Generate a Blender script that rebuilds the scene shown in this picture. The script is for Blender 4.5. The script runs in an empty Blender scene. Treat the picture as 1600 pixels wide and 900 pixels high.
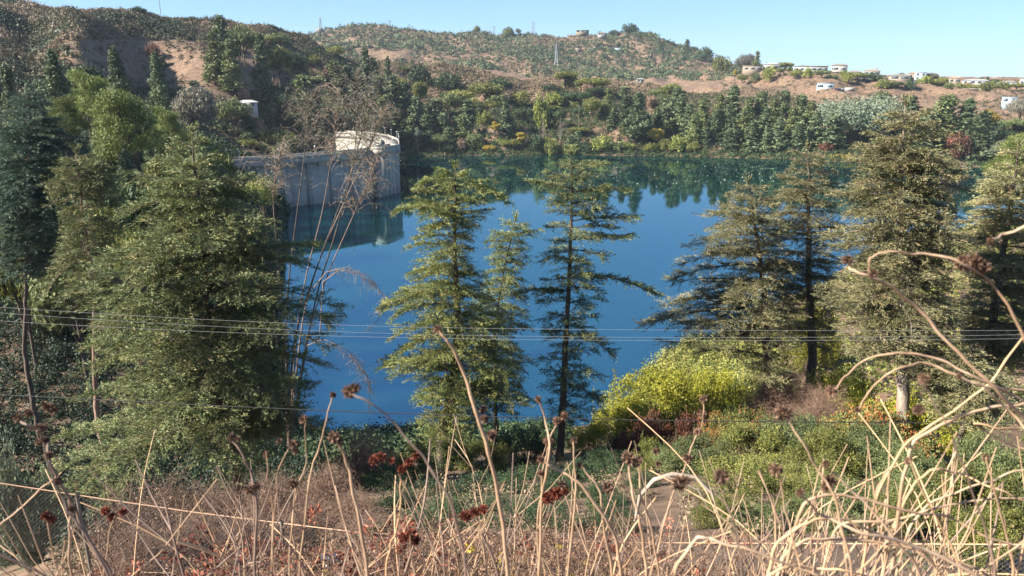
import bpy, math, random
import numpy as np
from mathutils import Vector, Matrix
random.seed(7); RG = np.random.default_rng(11)
SC = bpy.context.scene
COL = SC.collection

# ------------------------------------------------------------------ camera, sky, sun, exposure
CAMZ = 45.0; F = 1142.0; PITCH = math.atan(330.0/1142.0)
cam = bpy.data.cameras.new('camera'); camo = bpy.data.objects.new('camera', cam); COL.objects.link(camo)
camo.location = (0, 0, CAMZ); camo.rotation_euler = (math.pi/2-PITCH, 0, 0)
cam.sensor_width = 36; cam.lens = 36*F/1600; cam.clip_start = 0.05; cam.clip_end = 12000
cam.dof.use_dof = True; cam.dof.focus_distance = 60; cam.dof.aperture_fstop = 7.5
SC.camera = camo
SUN_EL = 35; SUN_AZ = -106       # azimuth measured clockwise from the view direction (+Y)
w = bpy.data.worlds.new('World'); SC.world = w; w.use_nodes = True
nt = w.node_tree; bg = nt.nodes['Background']
sky = nt.nodes.new('ShaderNodeTexSky'); sky.sky_type = 'NISHITA'; sky.sun_disc = False
sky.sun_elevation = math.radians(SUN_EL); sky.sun_rotation = math.radians(SUN_AZ)
sky.altitude = 200; sky.air_density = 1.0; sky.dust_density = 0.0; sky.ozone_density = 3.0
tn = nt.nodes.new('ShaderNodeMixRGB'); tn.blend_type = 'MULTIPLY'; tn.inputs[0].default_value = 1; tn.inputs[2].default_value = (1.08, 1.57, 2.2, 1)
gm = nt.nodes.new('ShaderNodeGamma'); gm.inputs[1].default_value = .55; nt.links.new(sky.outputs[0], gm.inputs[0]); nt.links.new(gm.outputs[0], tn.inputs[1]); nt.links.new(tn.outputs[0], bg.inputs[0]); bg.inputs[1].default_value = 0.05
sl = bpy.data.lights.new('sun', 'SUN'); sl.energy = 5.0; sl.angle = math.radians(.5); sl.color = (1, .93, .8)
so = bpy.data.objects.new('sun', sl); COL.objects.link(so)
sd = Vector((math.sin(math.radians(SUN_AZ))*math.cos(math.radians(SUN_EL)), math.cos(math.radians(SUN_AZ))*math.cos(math.radians(SUN_EL)), math.sin(math.radians(SUN_EL))))
so.rotation_euler = sd.to_track_quat('Z', 'Y').to_euler(); so.location = (0, 0, 100)
SC.view_settings.view_transform = 'Standard'; SC.view_settings.look = 'None'
SC.view_settings.exposure = 1.92; SC.view_settings.gamma = 1
SC.cycles.max_bounces = 6; SC.cycles.diffuse_bounces = 2; SC.cycles.glossy_bounces = 2
SC.cycles.transmission_bounces = 3; SC.cycles.transparent_max_bounces = 4; SC.cycles.volume_bounces = 0

# ------------------------------------------------------------------ pixel <-> world
CP, SP = math.cos(PITCH), math.sin(PITCH)
def ray(px, py):
    u, v = px-800.0, 450.0-py
    return np.array([u, F*CP+v*SP, -F*SP+v*CP])
def at_y(px, py, Y):                      # the point seen at a pixel, Y metres in front
    d = ray(px, py); return np.array([0, 0, CAMZ])+d*(Y/d[1])
def at_r(px, py, R):                      # the same at a horizontal distance R
    d = ray(px, py); return np.array([0, 0, CAMZ])+d*(R/math.hypot(d[0], d[1]))
def zy(px, py, R): return at_r(px, py, R)[2]

# ------------------------------------------------------------------ noise
_P = RG.integers(0, 1 << 16, (256, 256)).astype(float)/65535
def vnoise(x, y):
    xi, yi = np.floor(x).astype(int), np.floor(y).astype(int); fx, fy = x-xi, y-yi
    fx, fy = fx*fx*(3-2*fx), fy*fy*(3-2*fy)
    g = lambda a, b: _P[a & 255, b & 255]
    return (g(xi, yi)*(1-fx)+g(xi+1, yi)*fx)*(1-fy)+(g(xi, yi+1)*(1-fx)+g(xi+1, yi+1)*fx)*fy
def fbm(x, y, o=4):
    s, a = 0, .5
    for k in range(o): s = s+a*(vnoise(x*2**k+13.7*k, y*2**k+7.3*k)-.5); a *= .5
    return s*2

# ------------------------------------------------------------------ mesh builder
class MB:
    def __init__(s): s.v = []; s.f = []; s.t = []; s.n = 0
    def add(s, v, f, t=0.5):
        v = np.asarray(v, float).reshape(-1, 3); f = np.asarray(f, int)
        s.v.append(v); s.f.append(f+s.n); s.n += len(v)
        s.t.append(np.full(len(f), t, float) if np.isscalar(t) else np.asarray(t, float))
    def tube(s, p, r, n=5, t=.5, cap=True):
        p = np.asarray(p, float); m = len(p); r = np.full(m, r, float) if np.isscalar(r) else np.asarray(r, float)
        T = np.gradient(p, axis=0); T /= np.linalg.norm(T, axis=1)[:, None]+1e-9
        ref = np.array([0, 0, 1.]) if abs(T[:, 2]).mean() < .8 else np.array([0, 1., 0])
        A = np.cross(T, ref); A /= np.linalg.norm(A, axis=1)[:, None]+1e-9; B = np.cross(T, A)
        an = np.linspace(0, 2*np.pi, n, endpoint=False)
        ring = p[:, None]+r[:, None, None]*(np.cos(an)[None, :, None]*A[:, None]+np.sin(an)[None, :, None]*B[:, None])
        i = np.arange(m-1)[:, None]*n; j = np.arange(n)[None]; k = (j+1) % n
        q = np.stack([i+j, i+k, i+n+k, i+n+j], -1).reshape(-1, 4)
        s.add(ring.reshape(-1, 3), q, t)
        if cap and n == 4:
            s.add(ring[-1], [[0, 1, 2, 3]], t); s.add(ring[0], [[3, 2, 1, 0]], t)
    def box(s, c, d, rz=0, t=.5, taper=1):
        x, y, z = np.array(d)/2
        v = np.array([[a*x*(taper if e > 0 else 1), b*y*(taper if e > 0 else 1), e*z] for e in (-1, 1) for a, b in ((-1, -1), (1, -1), (1, 1), (-1, 1))])
        cs, sn = math.cos(rz), math.sin(rz)
        v = np.stack([v[:, 0]*cs-v[:, 1]*sn, v[:, 0]*sn+v[:, 1]*cs, v[:, 2]], 1)+np.array(c)
        s.add(v, [[3, 2, 1, 0], [4, 5, 6, 7], [0, 1, 5, 4], [1, 2, 6, 5], [2, 3, 7, 6], [3, 0, 4, 7]], t)
    def leaves(s, c, d, nrm, L, W, t):    # kite-shaped leaves: base c, long axis d, face normal nrm
        N = len(c); d = d/(np.linalg.norm(d, axis=1)[:, None]+1e-9)
        sd_ = np.cross(d, nrm); sd_ /= np.linalg.norm(sd_, axis=1)[:, None]+1e-9
        L = np.broadcast_to(L, (N,))[:, None]; W = np.broadcast_to(W, (N,))[:, None]
        v = np.stack([c, c+d*L*.45+sd_*W*.5, c+d*L, c+d*L*.45-sd_*W*.5], 1).reshape(-1, 3)
        s.add(v, np.arange(4*N).reshape(-1, 4), t)
    def build(s, name, mat, parent=None, smooth=False):
        me = bpy.data.meshes.new(name)
        V = np.concatenate(s.v); Fc = [f for f in s.f if len(f)]
        tot = sum(f.size for f in Fc); nf = sum(len(f) for f in Fc)
        me.vertices.add(len(V)); me.vertices.foreach_set('co', V.astype('f4').ravel())
        me.loops.add(tot); me.loops.foreach_set('vertex_index', np.concatenate([f.ravel() for f in Fc]).astype('i4'))
        me.polygons.add(nf); cnt = np.concatenate([np.full(len(f), f.shape[1]) for f in Fc])
        me.polygons.foreach_set('loop_start', np.concatenate([[0], np.cumsum(cnt)[:-1]]).astype('i4'))
        me.update(calc_edges=True)
        a = me.attributes.new('tint', 'FLOAT', 'FACE'); a.data.foreach_set('value', np.concatenate([t for f, t in zip(s.f, s.t) if len(f)]).astype('f4'))
        if smooth: me.polygons.foreach_set('use_smooth', np.ones(nf, bool))
        me.materials.append(mat)
        o = bpy.data.objects.new(name, me); COL.objects.link(o)
        if parent: o.parent = parent
        return o
def rnd(a, b, n=None): return RG.uniform(a, b, n)
def unit(n):
    v = RG.normal(size=(n, 3)); return v/np.linalg.norm(v, axis=1)[:, None]
_used = set()
def tag(o, label, cat, group=None, kind=None):
    if label: o['label'] = label
    if cat: o['category'] = cat
    if group: o['group'] = group
    if kind: o['kind'] = kind
    return o
def empty(name, loc=(0, 0, 0), rz=0):
    o = bpy.data.objects.new(name, None); COL.objects.link(o); o.location = loc; o.rotation_euler = (0, 0, rz); o.empty_display_size = .5
    return o
def local(mb, loc):
    mb.v = [v-np.asarray(loc) for v in mb.v]; return mb

# ------------------------------------------------------------------ materials
def newmat(name, rough=.7):
    m = bpy.data.materials.new(name); m.use_nodes = True; n = m.node_tree; b = n.nodes['Principled BSDF']
    b.inputs['Roughness'].default_value = rough; b.inputs['Specular IOR Level'].default_value = .25
    return m, n, b
def ramp(n, stops):
    r = n.nodes.new('ShaderNodeValToRGB'); e = r.color_ramp.elements
    while len(e) < len(stops): e.new(.5)
    for k, (p, c) in enumerate(stops): e[k].position = p; e[k].color = (*c, 1)
    return r
def leafmat(name, stops, trans=.25, rough=.6, objvar=.25):
    m, n, b = newmat(name, rough)
    a = n.nodes.new('ShaderNodeAttribute'); a.attribute_name = 'tint'
    r = ramp(n, stops); n.links.new(a.outputs['Fac'], r.inputs[0])
    oi = n.nodes.new('ShaderNodeObjectInfo'); hs = n.nodes.new('ShaderNodeHueSaturation')
    mr = n.nodes.new('ShaderNodeMapRange'); mr.inputs[3].default_value = 1-objvar; mr.inputs[4].default_value = 1+objvar
    n.links.new(oi.outputs['Random'], mr.inputs[0]); n.links.new(mr.outputs[0], hs.inputs['Value'])
    n.links.new(r.outputs[0], hs.inputs['Color'])
    n.links.new(hs.outputs[0], b.inputs['Base Color'])
    if trans:
        t = n.nodes.new('ShaderNodeBsdfTranslucent'); mx = n.nodes.new('ShaderNodeMixShader'); mx.inputs[0].default_value = trans
        n.links.new(hs.outputs[0], t.inputs[0]); n.links.new(b.outputs[0], mx.inputs[1]); n.links.new(t.outputs[0], mx.inputs[2])
        n.links.new(mx.outputs[0], n.nodes['Material Output'].inputs[0])
    return m
def noisemat(name, stops, scale=4, detail=6, rough=.8, bump=.3, stretch=(1, 1, 1), bscale=None, dist=.05):
    m, n, b = newmat(name, rough)
    tc = n.nodes.new('ShaderNodeTexCoord'); mp = n.nodes.new('ShaderNodeMapping'); mp.inputs['Scale'].default_value = stretch
    n.links.new(tc.outputs['Object'], mp.inputs[0])
    nz = n.nodes.new('ShaderNodeTexNoise'); nz.inputs['Scale'].default_value = scale; nz.inputs['Detail'].default_value = detail; nz.inputs['Roughness'].default_value = .65
    n.links.new(mp.outputs[0], nz.inputs['Vector']); r = ramp(n, stops); n.links.new(nz.outputs['Fac'], r.inputs[0])
    n.links.new(r.outputs[0], b.inputs['Base Color'])
    if bump:
        n2 = n.nodes.new('ShaderNodeTexNoise'); n2.inputs['Scale'].default_value = bscale or scale*3; n2.inputs['Detail'].default_value = 5
        n.links.new(mp.outputs[0], n2.inputs['Vector'])
        bp = n.nodes.new('ShaderNodeBump'); bp.inputs['Strength'].default_value = bump; bp.inputs['Distance'].default_value = dist
        n.links.new(n2.outputs['Fac'], bp.inputs['Height']); n.links.new(bp.outputs[0], b.inputs['Normal'])
    return m
def plain(name, c, rough=.6, metal=0):
    return noisemat(name, [(.3, tuple(x*.82 for x in c)), (.7, tuple(min(1, x*1.12) for x in c))], scale=1.5, rough=rough, bump=0)
BARK = noisemat('bark', [(.3, (.035, .026, .02)), (.7, (.13, .1, .08))], 3, bump=.6, stretch=(1, 1, .25))
PALEBARK = noisemat('pale_bark', [(.3, (.12, .09, .07)), (.7, (.34, .28, .23))], 3, bump=.5, stretch=(1, 1, .25))
REDBARK = noisemat('pink_bark', [(.3, (.1, .06, .045)), (.7, (.3, .2, .15))], 3, bump=.5, stretch=(1, 1, .25))
CEDAR = leafmat('cedar_needles', [(0, (0.064, 0.091, 0.040)), (.5, (0.122, 0.147, 0.058)), (.85, (0.208, 0.217, 0.084)), (1, (0.287, 0.239, 0.108))], .2)
CEDARY = leafmat('cedar_needles_yellowish', [(0, (0.086, 0.119, 0.040)), (.5, (0.166, 0.189, 0.057)), (.85, (0.259, 0.265, 0.086)), (1, (0.331, 0.280, 0.115))], .2)
CEDARB = leafmat('cedar_needles_bluish', [(0, (0.033, 0.061, 0.050)), (.5, (0.055, 0.094, 0.066)), (1, (0.099, 0.143, 0.088))], .15)
CEDARG = leafmat('cedar_needles_grey', [(0, (0.084, 0.094, 0.046)), (.5, (0.175, 0.168, 0.081)), (.85, (0.265, 0.235, 0.115)), (1, (0.349, 0.269, 0.149))], .2)
CONI = leafmat('conifer_foliage', [(0, (.035, .055, .028)), (.5, (.075, .1, .048)), (1, (.15, .175, .08))], .15)
OLIVE = leafmat('olive_foliage', [(0, (0.054, 0.075, 0.030)), (.5, (0.108, 0.132, 0.050)), (1, (0.180, 0.196, 0.075))], .2)
PINEY = leafmat('pine_foliage_bright', [(0, (0.050, 0.072, 0.020)), (.5, (0.107, 0.136, 0.036)), (1, (0.173, 0.197, 0.056))], .25)
GREYG = leafmat('grey_green_foliage', [(0, (0.072, 0.096, 0.060)), (.5, (0.120, 0.144, 0.096)), (1, (0.176, 0.200, 0.136))], .2)
GREYB = leafmat('grey_brown_foliage', [(0, (.08, .075, .06)), (.5, (.14, .13, .1)), (1, (.2, .19, .14))], .2)
YELL = leafmat('yellow_foliage', [(0, (0.150, 0.119, 0.022)), (.5, (0.300, 0.224, 0.038)), (1, (0.413, 0.294, 0.060))], .3)
YGREEN = leafmat('yellow_green_foliage', [(0, (.1, .11, .015)), (.5, (.24, .24, .025)), (1, (.38, .34, .05))], .3)
YGFAR = leafmat('yellow_green_far', [(0, (.07, .09, .02)), (.5, (.14, .165, .035)), (1, (.24, .24, .06))], .2)
SHRUBG = leafmat('shrub_green', [(0, (.04, .058, .015)), (.5, (.125, .135, .032)), (1, (.27, .25, .07))], .25)
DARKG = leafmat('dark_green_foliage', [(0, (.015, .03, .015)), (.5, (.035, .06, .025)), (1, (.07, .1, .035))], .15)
ORANGE = leafmat('orange_berry_foliage', [(0, (0.056, 0.080, 0.024)), (.55, (0.160, 0.160, 0.048)), (.75, (0.320, 0.112, 0.040)), (1, (0.480, 0.128, 0.048))], .2)
REDBR = leafmat('red_brown_foliage', [(0, (.05, .03, .02)), (.6, (.12, .05, .03)), (1, (.28, .09, .05))], .15)
DRYB = leafmat('dry_brush', [(0, (0.048, 0.027, 0.017)), (.4, (0.152, 0.094, 0.058)), (1, (0.336, 0.234, 0.156))], .1)
_old = leafmat('unused', [(0, (0.150, 0.086, 0.058)), (.5, (0.312, 0.196, 0.137)), (1, (0.500, 0.345, 0.252))], .1)
CHAP = leafmat('chaparral', [(0, (.028, .045, .02)), (.35, (.065, .07, .032)), (.6, (.115, .09, .052)), (1, (.2, .145, .095))], .1)
WISP = leafmat('wispy_foliage', [(0, (.12, .125, .09)), (.5, (.2, .205, .15)), (1, (.32, .32, .25))], .25)
STALK = noisemat('dry_stalk', [(.25, (.17, .1, .058)), (.5, (.33, .215, .135)), (.75, (.52, .38, .27))], 9, bump=.3, rough=.6, dist=.002)
STALKO = noisemat('orange_stalk', [(.3, (.3, .17, .09)), (.7, (.55, .36, .21))], 9, bump=.2, rough=.6, dist=.002)
STALKD = noisemat('grey_stalk', [(.3, (.1, .065, .05)), (.7, (.26, .18, .14))], 9, bump=.2, rough=.7, dist=.002)
HEAD = leafmat('seed_head', [(0, (0.056, 0.030, 0.019)), (.5, (0.136, 0.075, 0.049)), (1, (0.304, 0.195, 0.135))], .1, objvar=.3)
RUST = leafmat('rust_flower_head', [(0, (.06, .015, .01)), (.5, (.16, .04, .022)), (1, (.3, .1, .06))], .1, objvar=.3)
FLOW = leafmat('yellow_flower', [(0, (.4, .3, .02)), (1, (.75, .55, .04))], .2)
CONC = None

# ------------------------------------------------------------------ terrain: a sheet of height profiles fanned round the viewpoint
def az(px): return math.atan2(px-800, 1166)
NL = [(0, 43.4), (1.2, 43.1), (2.2, 42.3), (4, 40.9), (8, 38.4), (12, 36.1), (20, 31.6), (30, 26.5), (45, 19), (60, 12.2), (75, 5.5), (86, .6), (95, -3)]
NM = [(0, 43.4), (1.2, 43.1), (2.2, 42.3), (4, 40.9), (8, 38.4), (12, 36.2), (20, 32.0), (30, 27.5), (45, 21), (60, 15.5)]
NR = [(0, 43.4), (1.2, 43.1), (2.2, 42.3), (4, 40.9), (8, 38.4), (12, 36.4), (20, 33.2), (30, 29.5), (45, 23.5), (60, 19)]
def Y(px, R, py): return (R, zy(px, py, R))
COLS = [
 (-700, NL[:9]+[(70, 14), (120, 12), (200, 15), (300, 30), (420, 70), (560, 95), (800, 60), (1500, 90), (5000, 80)]),
 (0, NL[:9]+[(60, 17), (100, 16), (160, 18), (230, 22), Y(0, 300, 160), Y(0, 400, 75), Y(0, 520, 9), (700, 50), (1300, 70), (5000, 60)]),
 (100, NL[:9]+[(60, 16), (100, 15), (160, 18), (230, 22), Y(100, 300, 155), Y(100, 400, 70), Y(100, 520, -13), (700, 50), (1300, 70), (5000, 60)]),
 (200, NL[:9]+[(60, 15), (100, 13), (160, 15), (230, 20), Y(200, 300, 170), Y(200, 400, 95), Y(200, 520, 9), (700, 50), (1300, 70), (5000, 60)]),
 (300, NL[:9]+[(60, 13), (100, 8), (160, 9), (240, 15), Y(300, 330, 175), Y(300, 400, 120), Y(300, 540, 14), (700, 50), (1300, 70), (5000, 60)]),
 (380, NL[:10]+[(90, 3), (150, 2), (250, 8), (275, 16.5), (310, 16), Y(380, 380, 170), Y(380, 440, 95), Y(380, 560, 26), (740, 50), (1300, 70), (5000, 60)]),
 (450, NL+[(270, -4), (285, -2), (300, 2), (400, 3), (430, 16), Y(450, 500, 110), Y(450, 580, 44), (740, 40), (1300, 80), (5000, 60)]),
 (500, NL+[(270, -4), (295, -2), (315, 2), (400, 2), (425, 15), Y(500, 510, 120), Y(500, 590, 66), (740, 40), (950, 60), Y(500, 1300, 50), (1500, 90), (5000, 60)]),
 (550, NL+[(270, -4), (320, -2), (350, 3), (400, 5), (420, 16), Y(550, 520, 130), Y(550, 600, 84), (740, 30), (900, 60), Y(550, 1300, 40), (1500, 90), (5000, 60)]),
 (620, NL+[(270, -4), (420, -3), (438, .3), (455, 12), Y(620, 530, 150), Y(620, 610, 92), (740, 30), (900, 50), Y(620, 1120, 66), Y(620, 1300, 44), (1500, 90), (5000, 60)]),
 (700, NL+[(270, -4), (425, -3), (441, .3), (458, 12), Y(700, 530, 150), Y(700, 610, 95), (740, 30), (900, 50), Y(700, 1120, 72), Y(700, 1300, 52), (1500, 90), (5000, 60)]),
 (800, NL+[(270, -4), (425, -3), (442, .3), (452, 9), Y(800, 465, 195), Y(800, 530, 160), Y(800, 610, 102), (740, 30), (900, 50), Y(800, 1120, 82), Y(800, 1320, 52), (1500, 90), (5000, 60)]),
 (870, NL+[(270, -4), (425, -3), (445, .3), (455, 9), Y(870, 468, 192), (478, 18.3), Y(870, 540, 150), Y(870, 610, 112), (740, 25), (900, 40), Y(870, 1100, 105), Y(870, 1350, 60), (1550, 90), (5000, 60)]),
 (950, NL[:9]+[(60, 12.4), (75, 5.5), (87, .6), (105, -3), (270, -4), (425, -3), (447, .3), (457, 9), Y(950, 468, 194), (480, 18.3), Y(950, 540, 160), Y(950, 600, 125), (740, 25), (900, 40), Y(950, 1100, 112), Y(950, 1350, 54), (1550, 100), (5000, 60)]),
 (1000, NM[:9]+[(60, 13.2), (75, 6), (88, .6), (125, -3), (300, -4), (425, -3), (448, .3), (458, 8), Y(1000, 470, 196), Y(1000, 540, 165), Y(1000, 600, 133), (740, 22), (900, 40), Y(1000, 1080, 115), Y(1000, 1320, 48), (1550, 100), (5000, 60)]),
 (1080, NM+[(80, 8.5), (100, 3), (122, .6), (135, -3), (300, -4), (425, -3), (449, .3), (458, 6), Y(1080, 480, 205), Y(1080, 540, 165), Y(1080, 590, 141), (740, 22), (900, 40), Y(1080, 1080, 122), Y(1080, 1280, 80), (1550, 70), (5000, 60)]),
 (1180, NM+[(80, 9.5), (110, 3.5), (130, .6), (150, -3), (300, -4), (425, -3), (450, .3), (458, 6), Y(1180, 500, 195), Y(1180, 560, 165), Y(1180, 680, 140), Y(1180, 800, 112), (900, 48), (1100, 55), Y(1180, 1280, 112), (5000, 50)]),
 (1280, NR+[(80, 15), (120, 8), (160, .6), (175, -3), (300, -4), (425, -3), (448, .3), (456, 5), Y(1280, 500, 200), Y(1280, 560, 175), Y(1280, 680, 150), Y(1280, 800, 117), (850, 46), (1000, 44), (5000, 44)]),
 (1400, NR+[(80, 16), (120, 10), (180, 4), (205, .6), (225, -3), (300, -4), (430, -3), (452, .3), (460, 5), Y(1400, 500, 205), Y(1400, 580, 178), Y(1400, 680, 155), Y(1400, 790, 128), (840, 43), (1000, 42), (5000, 42)]),
 (1500, NR+[(80, 16), (120, 11), (200, 6), (250, .6), (265, -3), (330, -4), (430, -3), (452, .3), (460, 4), Y(1500, 500, 208), Y(1500, 580, 185), Y(1500, 680, 160), Y(1500, 780, 138), (840, 41), (1000, 41), (5000, 41)]),
 (1620, NR+[(80, 16), (120, 12), (200, 8), (280, 3), (300, -2), (330, -3), (430, -3), (450, .3), (460, 4), Y(1620, 500, 210), Y(1620, 580, 188), Y(1620, 680, 165), Y(1620, 770, 140), (840, 40), (1000, 40), (5000, 40)]),
 (2300, NR+[(80, 18), (120, 15), (200, 13), (300, 12), (450, 14), (700, 25), (800, 36), (1000, 38), (5000, 38)]),
]
RAD = np.concatenate([[0, .6], np.geomspace(1.0, 260, 150), np.geomspace(264, 1600, 230), np.geomspace(1700, 3000, 8)])
AZC = np.array([az(c[0]) for c in COLS])
PROF = np.array([np.interp(RAD, [p[0] for p in c[1]], [p[1] for p in c[1]]) for c in COLS])
def _smooth(P, k=3):
    K = np.array([.25, .5, .25]); Q = P.copy()
    for _ in range(k): Q[:, 1:-1] = Q[:, :-2]*.25+Q[:, 1:-1]*.5+Q[:, 2:]*.25
    return Q
PROF = _smooth(PROF, 2)
def _dense():                             # dense azimuth table, softened sideways (wider close to the camera)
    D = np.linspace(AZC[0], AZC[-1], 700); P = np.array([np.interp(D, AZC, PROF[:, k]) for k in range(PROF.shape[1])]).T
    st = D[1]-D[0]; out = P.copy()
    def blur(sig):
        h = int(3*sig/st)+1; K = np.exp(-.5*(np.arange(-h, h+1)*st/sig)**2); K /= K.sum()
        Q = np.pad(P, ((h, h), (0, 0)), mode='edge'); return np.array([np.convolve(Q[:, k], K, 'valid') for k in range(P.shape[1])]).T
    b1, b2 = blur(math.radians(1.0)), blur(math.radians(5))
    wgt = np.clip((RAD-50)/50, 0, 1)[None]; return D, b1*wgt+b2*(1-wgt)
AZC, PROF = _dense()
def terrain(x, y):
    x = np.asarray(x, float); y = np.asarray(y, float)
    r = np.hypot(x, y); a = np.arctan2(x, y)
    a = np.clip(a, AZC[0], AZC[-1])
    i = np.clip(np.searchsorted(AZC, a)-1, 0, len(AZC)-2); f = (a-AZC[i])/(AZC[i+1]-AZC[i]); f = f
    k = np.clip(np.searchsorted(RAD, r)-1, 0, len(RAD)-2); g = np.clip((r-RAD[k])/(RAD[k+1]-RAD[k]), 0, 1)
    z = (PROF[i, k]*(1-g)+PROF[i, k+1]*g)*(1-f)+(PROF[i+1, k]*(1-g)+PROF[i+1, k+1]*g)*f
    land = np.clip((z+.5)/5, 0, 1)
    amp = np.clip((r-2)/60, 0, 1)*.7+np.clip((r-440)/300, 0, 1)*4.0
    gul = 1-2*np.abs(fbm(x/70+9+y/300, y/160, 3))
    z = z+land*amp*fbm(x/14+3, y/14+5, 4)*1.0+land*np.clip((r-300)/200, 0, 1)*7*(gul-.75)*np.clip((r-280)/100, 0, 1.6)
    qx = 800+1166*np.tan(np.clip(np.arctan2(x, y), -1.2, 1.2)); win = np.clip((r-310)/50, 0, 1)*np.clip((500-r)/50, 0, 1)
    z = z+win*(13*np.exp(-((qx-140)/45)**2)-13*np.exp(-((qx-250)/62)**2)+7*np.exp(-((qx-20)/40)**2))
    return z+.05*fbm(x*1.3, y*1.3, 3)*np.clip(r/3, 0, 1)*land
def tz(x, y): return float(terrain(np.array([x]), np.array([y]))[0])
def ground_at(px, py, rmin=3, rmax=3000):
    d = ray(px, py); h = math.hypot(d[0], d[1]); R = np.geomspace(rmin, rmax, 1500)
    X, Yv, Z = d[0]/h*R, d[1]/h*R, CAMZ+d[2]/h*R
    t = terrain(X, Yv); k = np.nonzero(t >= Z)[0]
    if len(k) == 0: return None
    k = k[0]; return np.array([X[k], Yv[k], t[k]])
def gaze(px, R):
    a = az(px); x, y = math.sin(a)*R, math.cos(a)*R; return np.array([x, y, tz(x, y)])

def build_ground():
    A = np.concatenate([np.linspace(-math.pi, -.95, 40, endpoint=False), np.linspace(-.95, .95, 620), np.linspace(.95, math.pi, 40)[1:]])
    Rr = RAD[1:]
    AA, RR = np.meshgrid(A, Rr); X, Yv = np.sin(AA)*RR, np.cos(AA)*RR; Z = terrain(X, Yv)
    v = np.stack([X, Yv, Z], -1).reshape(-1, 3); n, m = X.shape
    i = np.arange(n-1)[:, None]*m; j = np.arange(m-1)[None]
    q = np.stack([i+j+1, i+j, i+m+j, i+m+j+1], -1).reshape(-1, 4)
    mb = MB(); mb.add(v, q)
    c = np.concatenate([v[:m], [[0, 0, float(terrain(0, 0))]]]); t = np.stack([np.full(m-1, m), np.arange(m-1), np.arange(1, m)], 1)
    mb.add(c, t)
    # material: bare dirt, dry grass, dark litter
    mt, nn, b = newmat('hillside_ground', .9)
    tc = nn.nodes.new('ShaderNodeTexCoord')
    def nz(s, d=6): 
        q = nn.nodes.new('ShaderNodeTexNoise'); q.inputs['Scale'].default_value = s; q.inputs['Detail'].default_value = d; q.inputs['Roughness'].default_value = .65
        nn.links.new(tc.outputs['Object'], q.inputs['Vector']); return q
    r1 = ramp(nn, [(.35, (.045, .034, .022)), (.55, (.09, .06, .038)), (.75, (.16, .105, .066))]); n1 = nz(.05, 9); nn.links.new(n1.outputs[0], r1.inputs[0])
    r2 = ramp(nn, [(.35, (.15, .1, .07)), (.5, (.3, .2, .145)), (.65, (.09, .062, .045))]); n2 = nz(9, 8); nn.links.new(n2.outputs[0], r2.inputs[0])
    mx = nn.nodes.new('ShaderNodeMixRGB'); mx.inputs[0].default_value = .45; nn.links.new(r1.outputs[0], mx.inputs[1]); nn.links.new(r2.outputs[0], mx.inputs[2])
    n5 = nz(.4, 10); r5 = ramp(nn, [(.35, (.45, .42, .36)), (.5, (.85, .83, .78)), (.62, (1.15, 1.1, 1.05))]); nn.links.new(n5.outputs[0], r5.inputs[0])
    m5 = nn.nodes.new('ShaderNodeMixRGB'); m5.blend_type = 'MULTIPLY'; m5.inputs[0].default_value = 1; nn.links.new(mx.outputs[0], m5.inputs[1]); nn.links.new(r5.outputs[0], m5.inputs[2])
    nn.links.new(m5.outputs[0], b.inputs['Base Color'])
    bp = nn.nodes.new('ShaderNodeBump'); bp.inputs['Strength'].default_value = .6; bp.inputs['Distance'].default_value = .08
    n3 = nz(5, 8); nn.links.new(n3.outputs[0], bp.inputs['Height']); nn.links.new(bp.outputs[0], b.inputs['Normal'])
    tag(mb.build('ground', mt, smooth=True), None, None, kind='structure')
build_ground()

def build_water():
    mb = MB(); mb.add([[-170, 30, 0], [520, 30, 0], [520, 620, 0], [-170, 620, 0]], [[0, 1, 2, 3]])
    m, n, b = newmat('lake_water', .03)
    b.inputs['Specular IOR Level'].default_value = .5; b.inputs['IOR'].default_value = 3.9; b.inputs['Specular Tint'].default_value = (.45, .84, 1, 1)
    b.inputs['Subsurface Weight'].default_value = 1; b.inputs['Subsurface Radius'].default_value = (3, 7, 10); b.inputs['Subsurface Scale'].default_value = 1; b.subsurface_method = 'BURLEY'
    tc = n.nodes.new('ShaderNodeTexCoord')
    def nz(scale, st, d=3):
        mp = n.nodes.new('ShaderNodeMapping'); mp.inputs['Scale'].default_value = st; n.links.new(tc.outputs['Object'], mp.inputs[0])
        q = n.nodes.new('ShaderNodeTexNoise'); q.inputs['Scale'].default_value = scale; q.inputs['Detail'].default_value = d; n.links.new(mp.outputs[0], q.inputs['Vector']); return q
    cl = nz(.012, (1, .6, 1), 2); r = ramp(n, [(.3, (.002, .014, .018)), (.7, (.003, .018, .013))]); n.links.new(cl.outputs[0], r.inputs[0]); n.links.new(r.outputs[0], b.inputs['Base Color'])
    # ripples, stronger inside wind streaks
    rp = nz(1.1, (1, 1, 1), 3); st = nz(.02, (.5, 1.6, 1), 4); rr = ramp(n, [(.5, (.12,)*3), (.62, (.12,)*3), (.7, (1,)*3)])
    n.links.new(st.outputs[0], rr.inputs[0])
    mu = n.nodes.new('ShaderNodeMath'); mu.operation = 'MULTIPLY'; n.links.new(rp.outputs[0], mu.inputs[0]); n.links.new(rr.outputs[0], mu.inputs[1])
    bp = n.nodes.new('ShaderNodeBump'); bp.inputs['Strength'].default_value = .35; bp.inputs['Distance'].default_value = .06
    n.links.new(mu.outputs[0], bp.inputs['Height']); n.links.new(bp.outputs[0], b.inputs['Normal'])
    tag(mb.build('water', m), None, None, kind='structure')
build_water()

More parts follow.
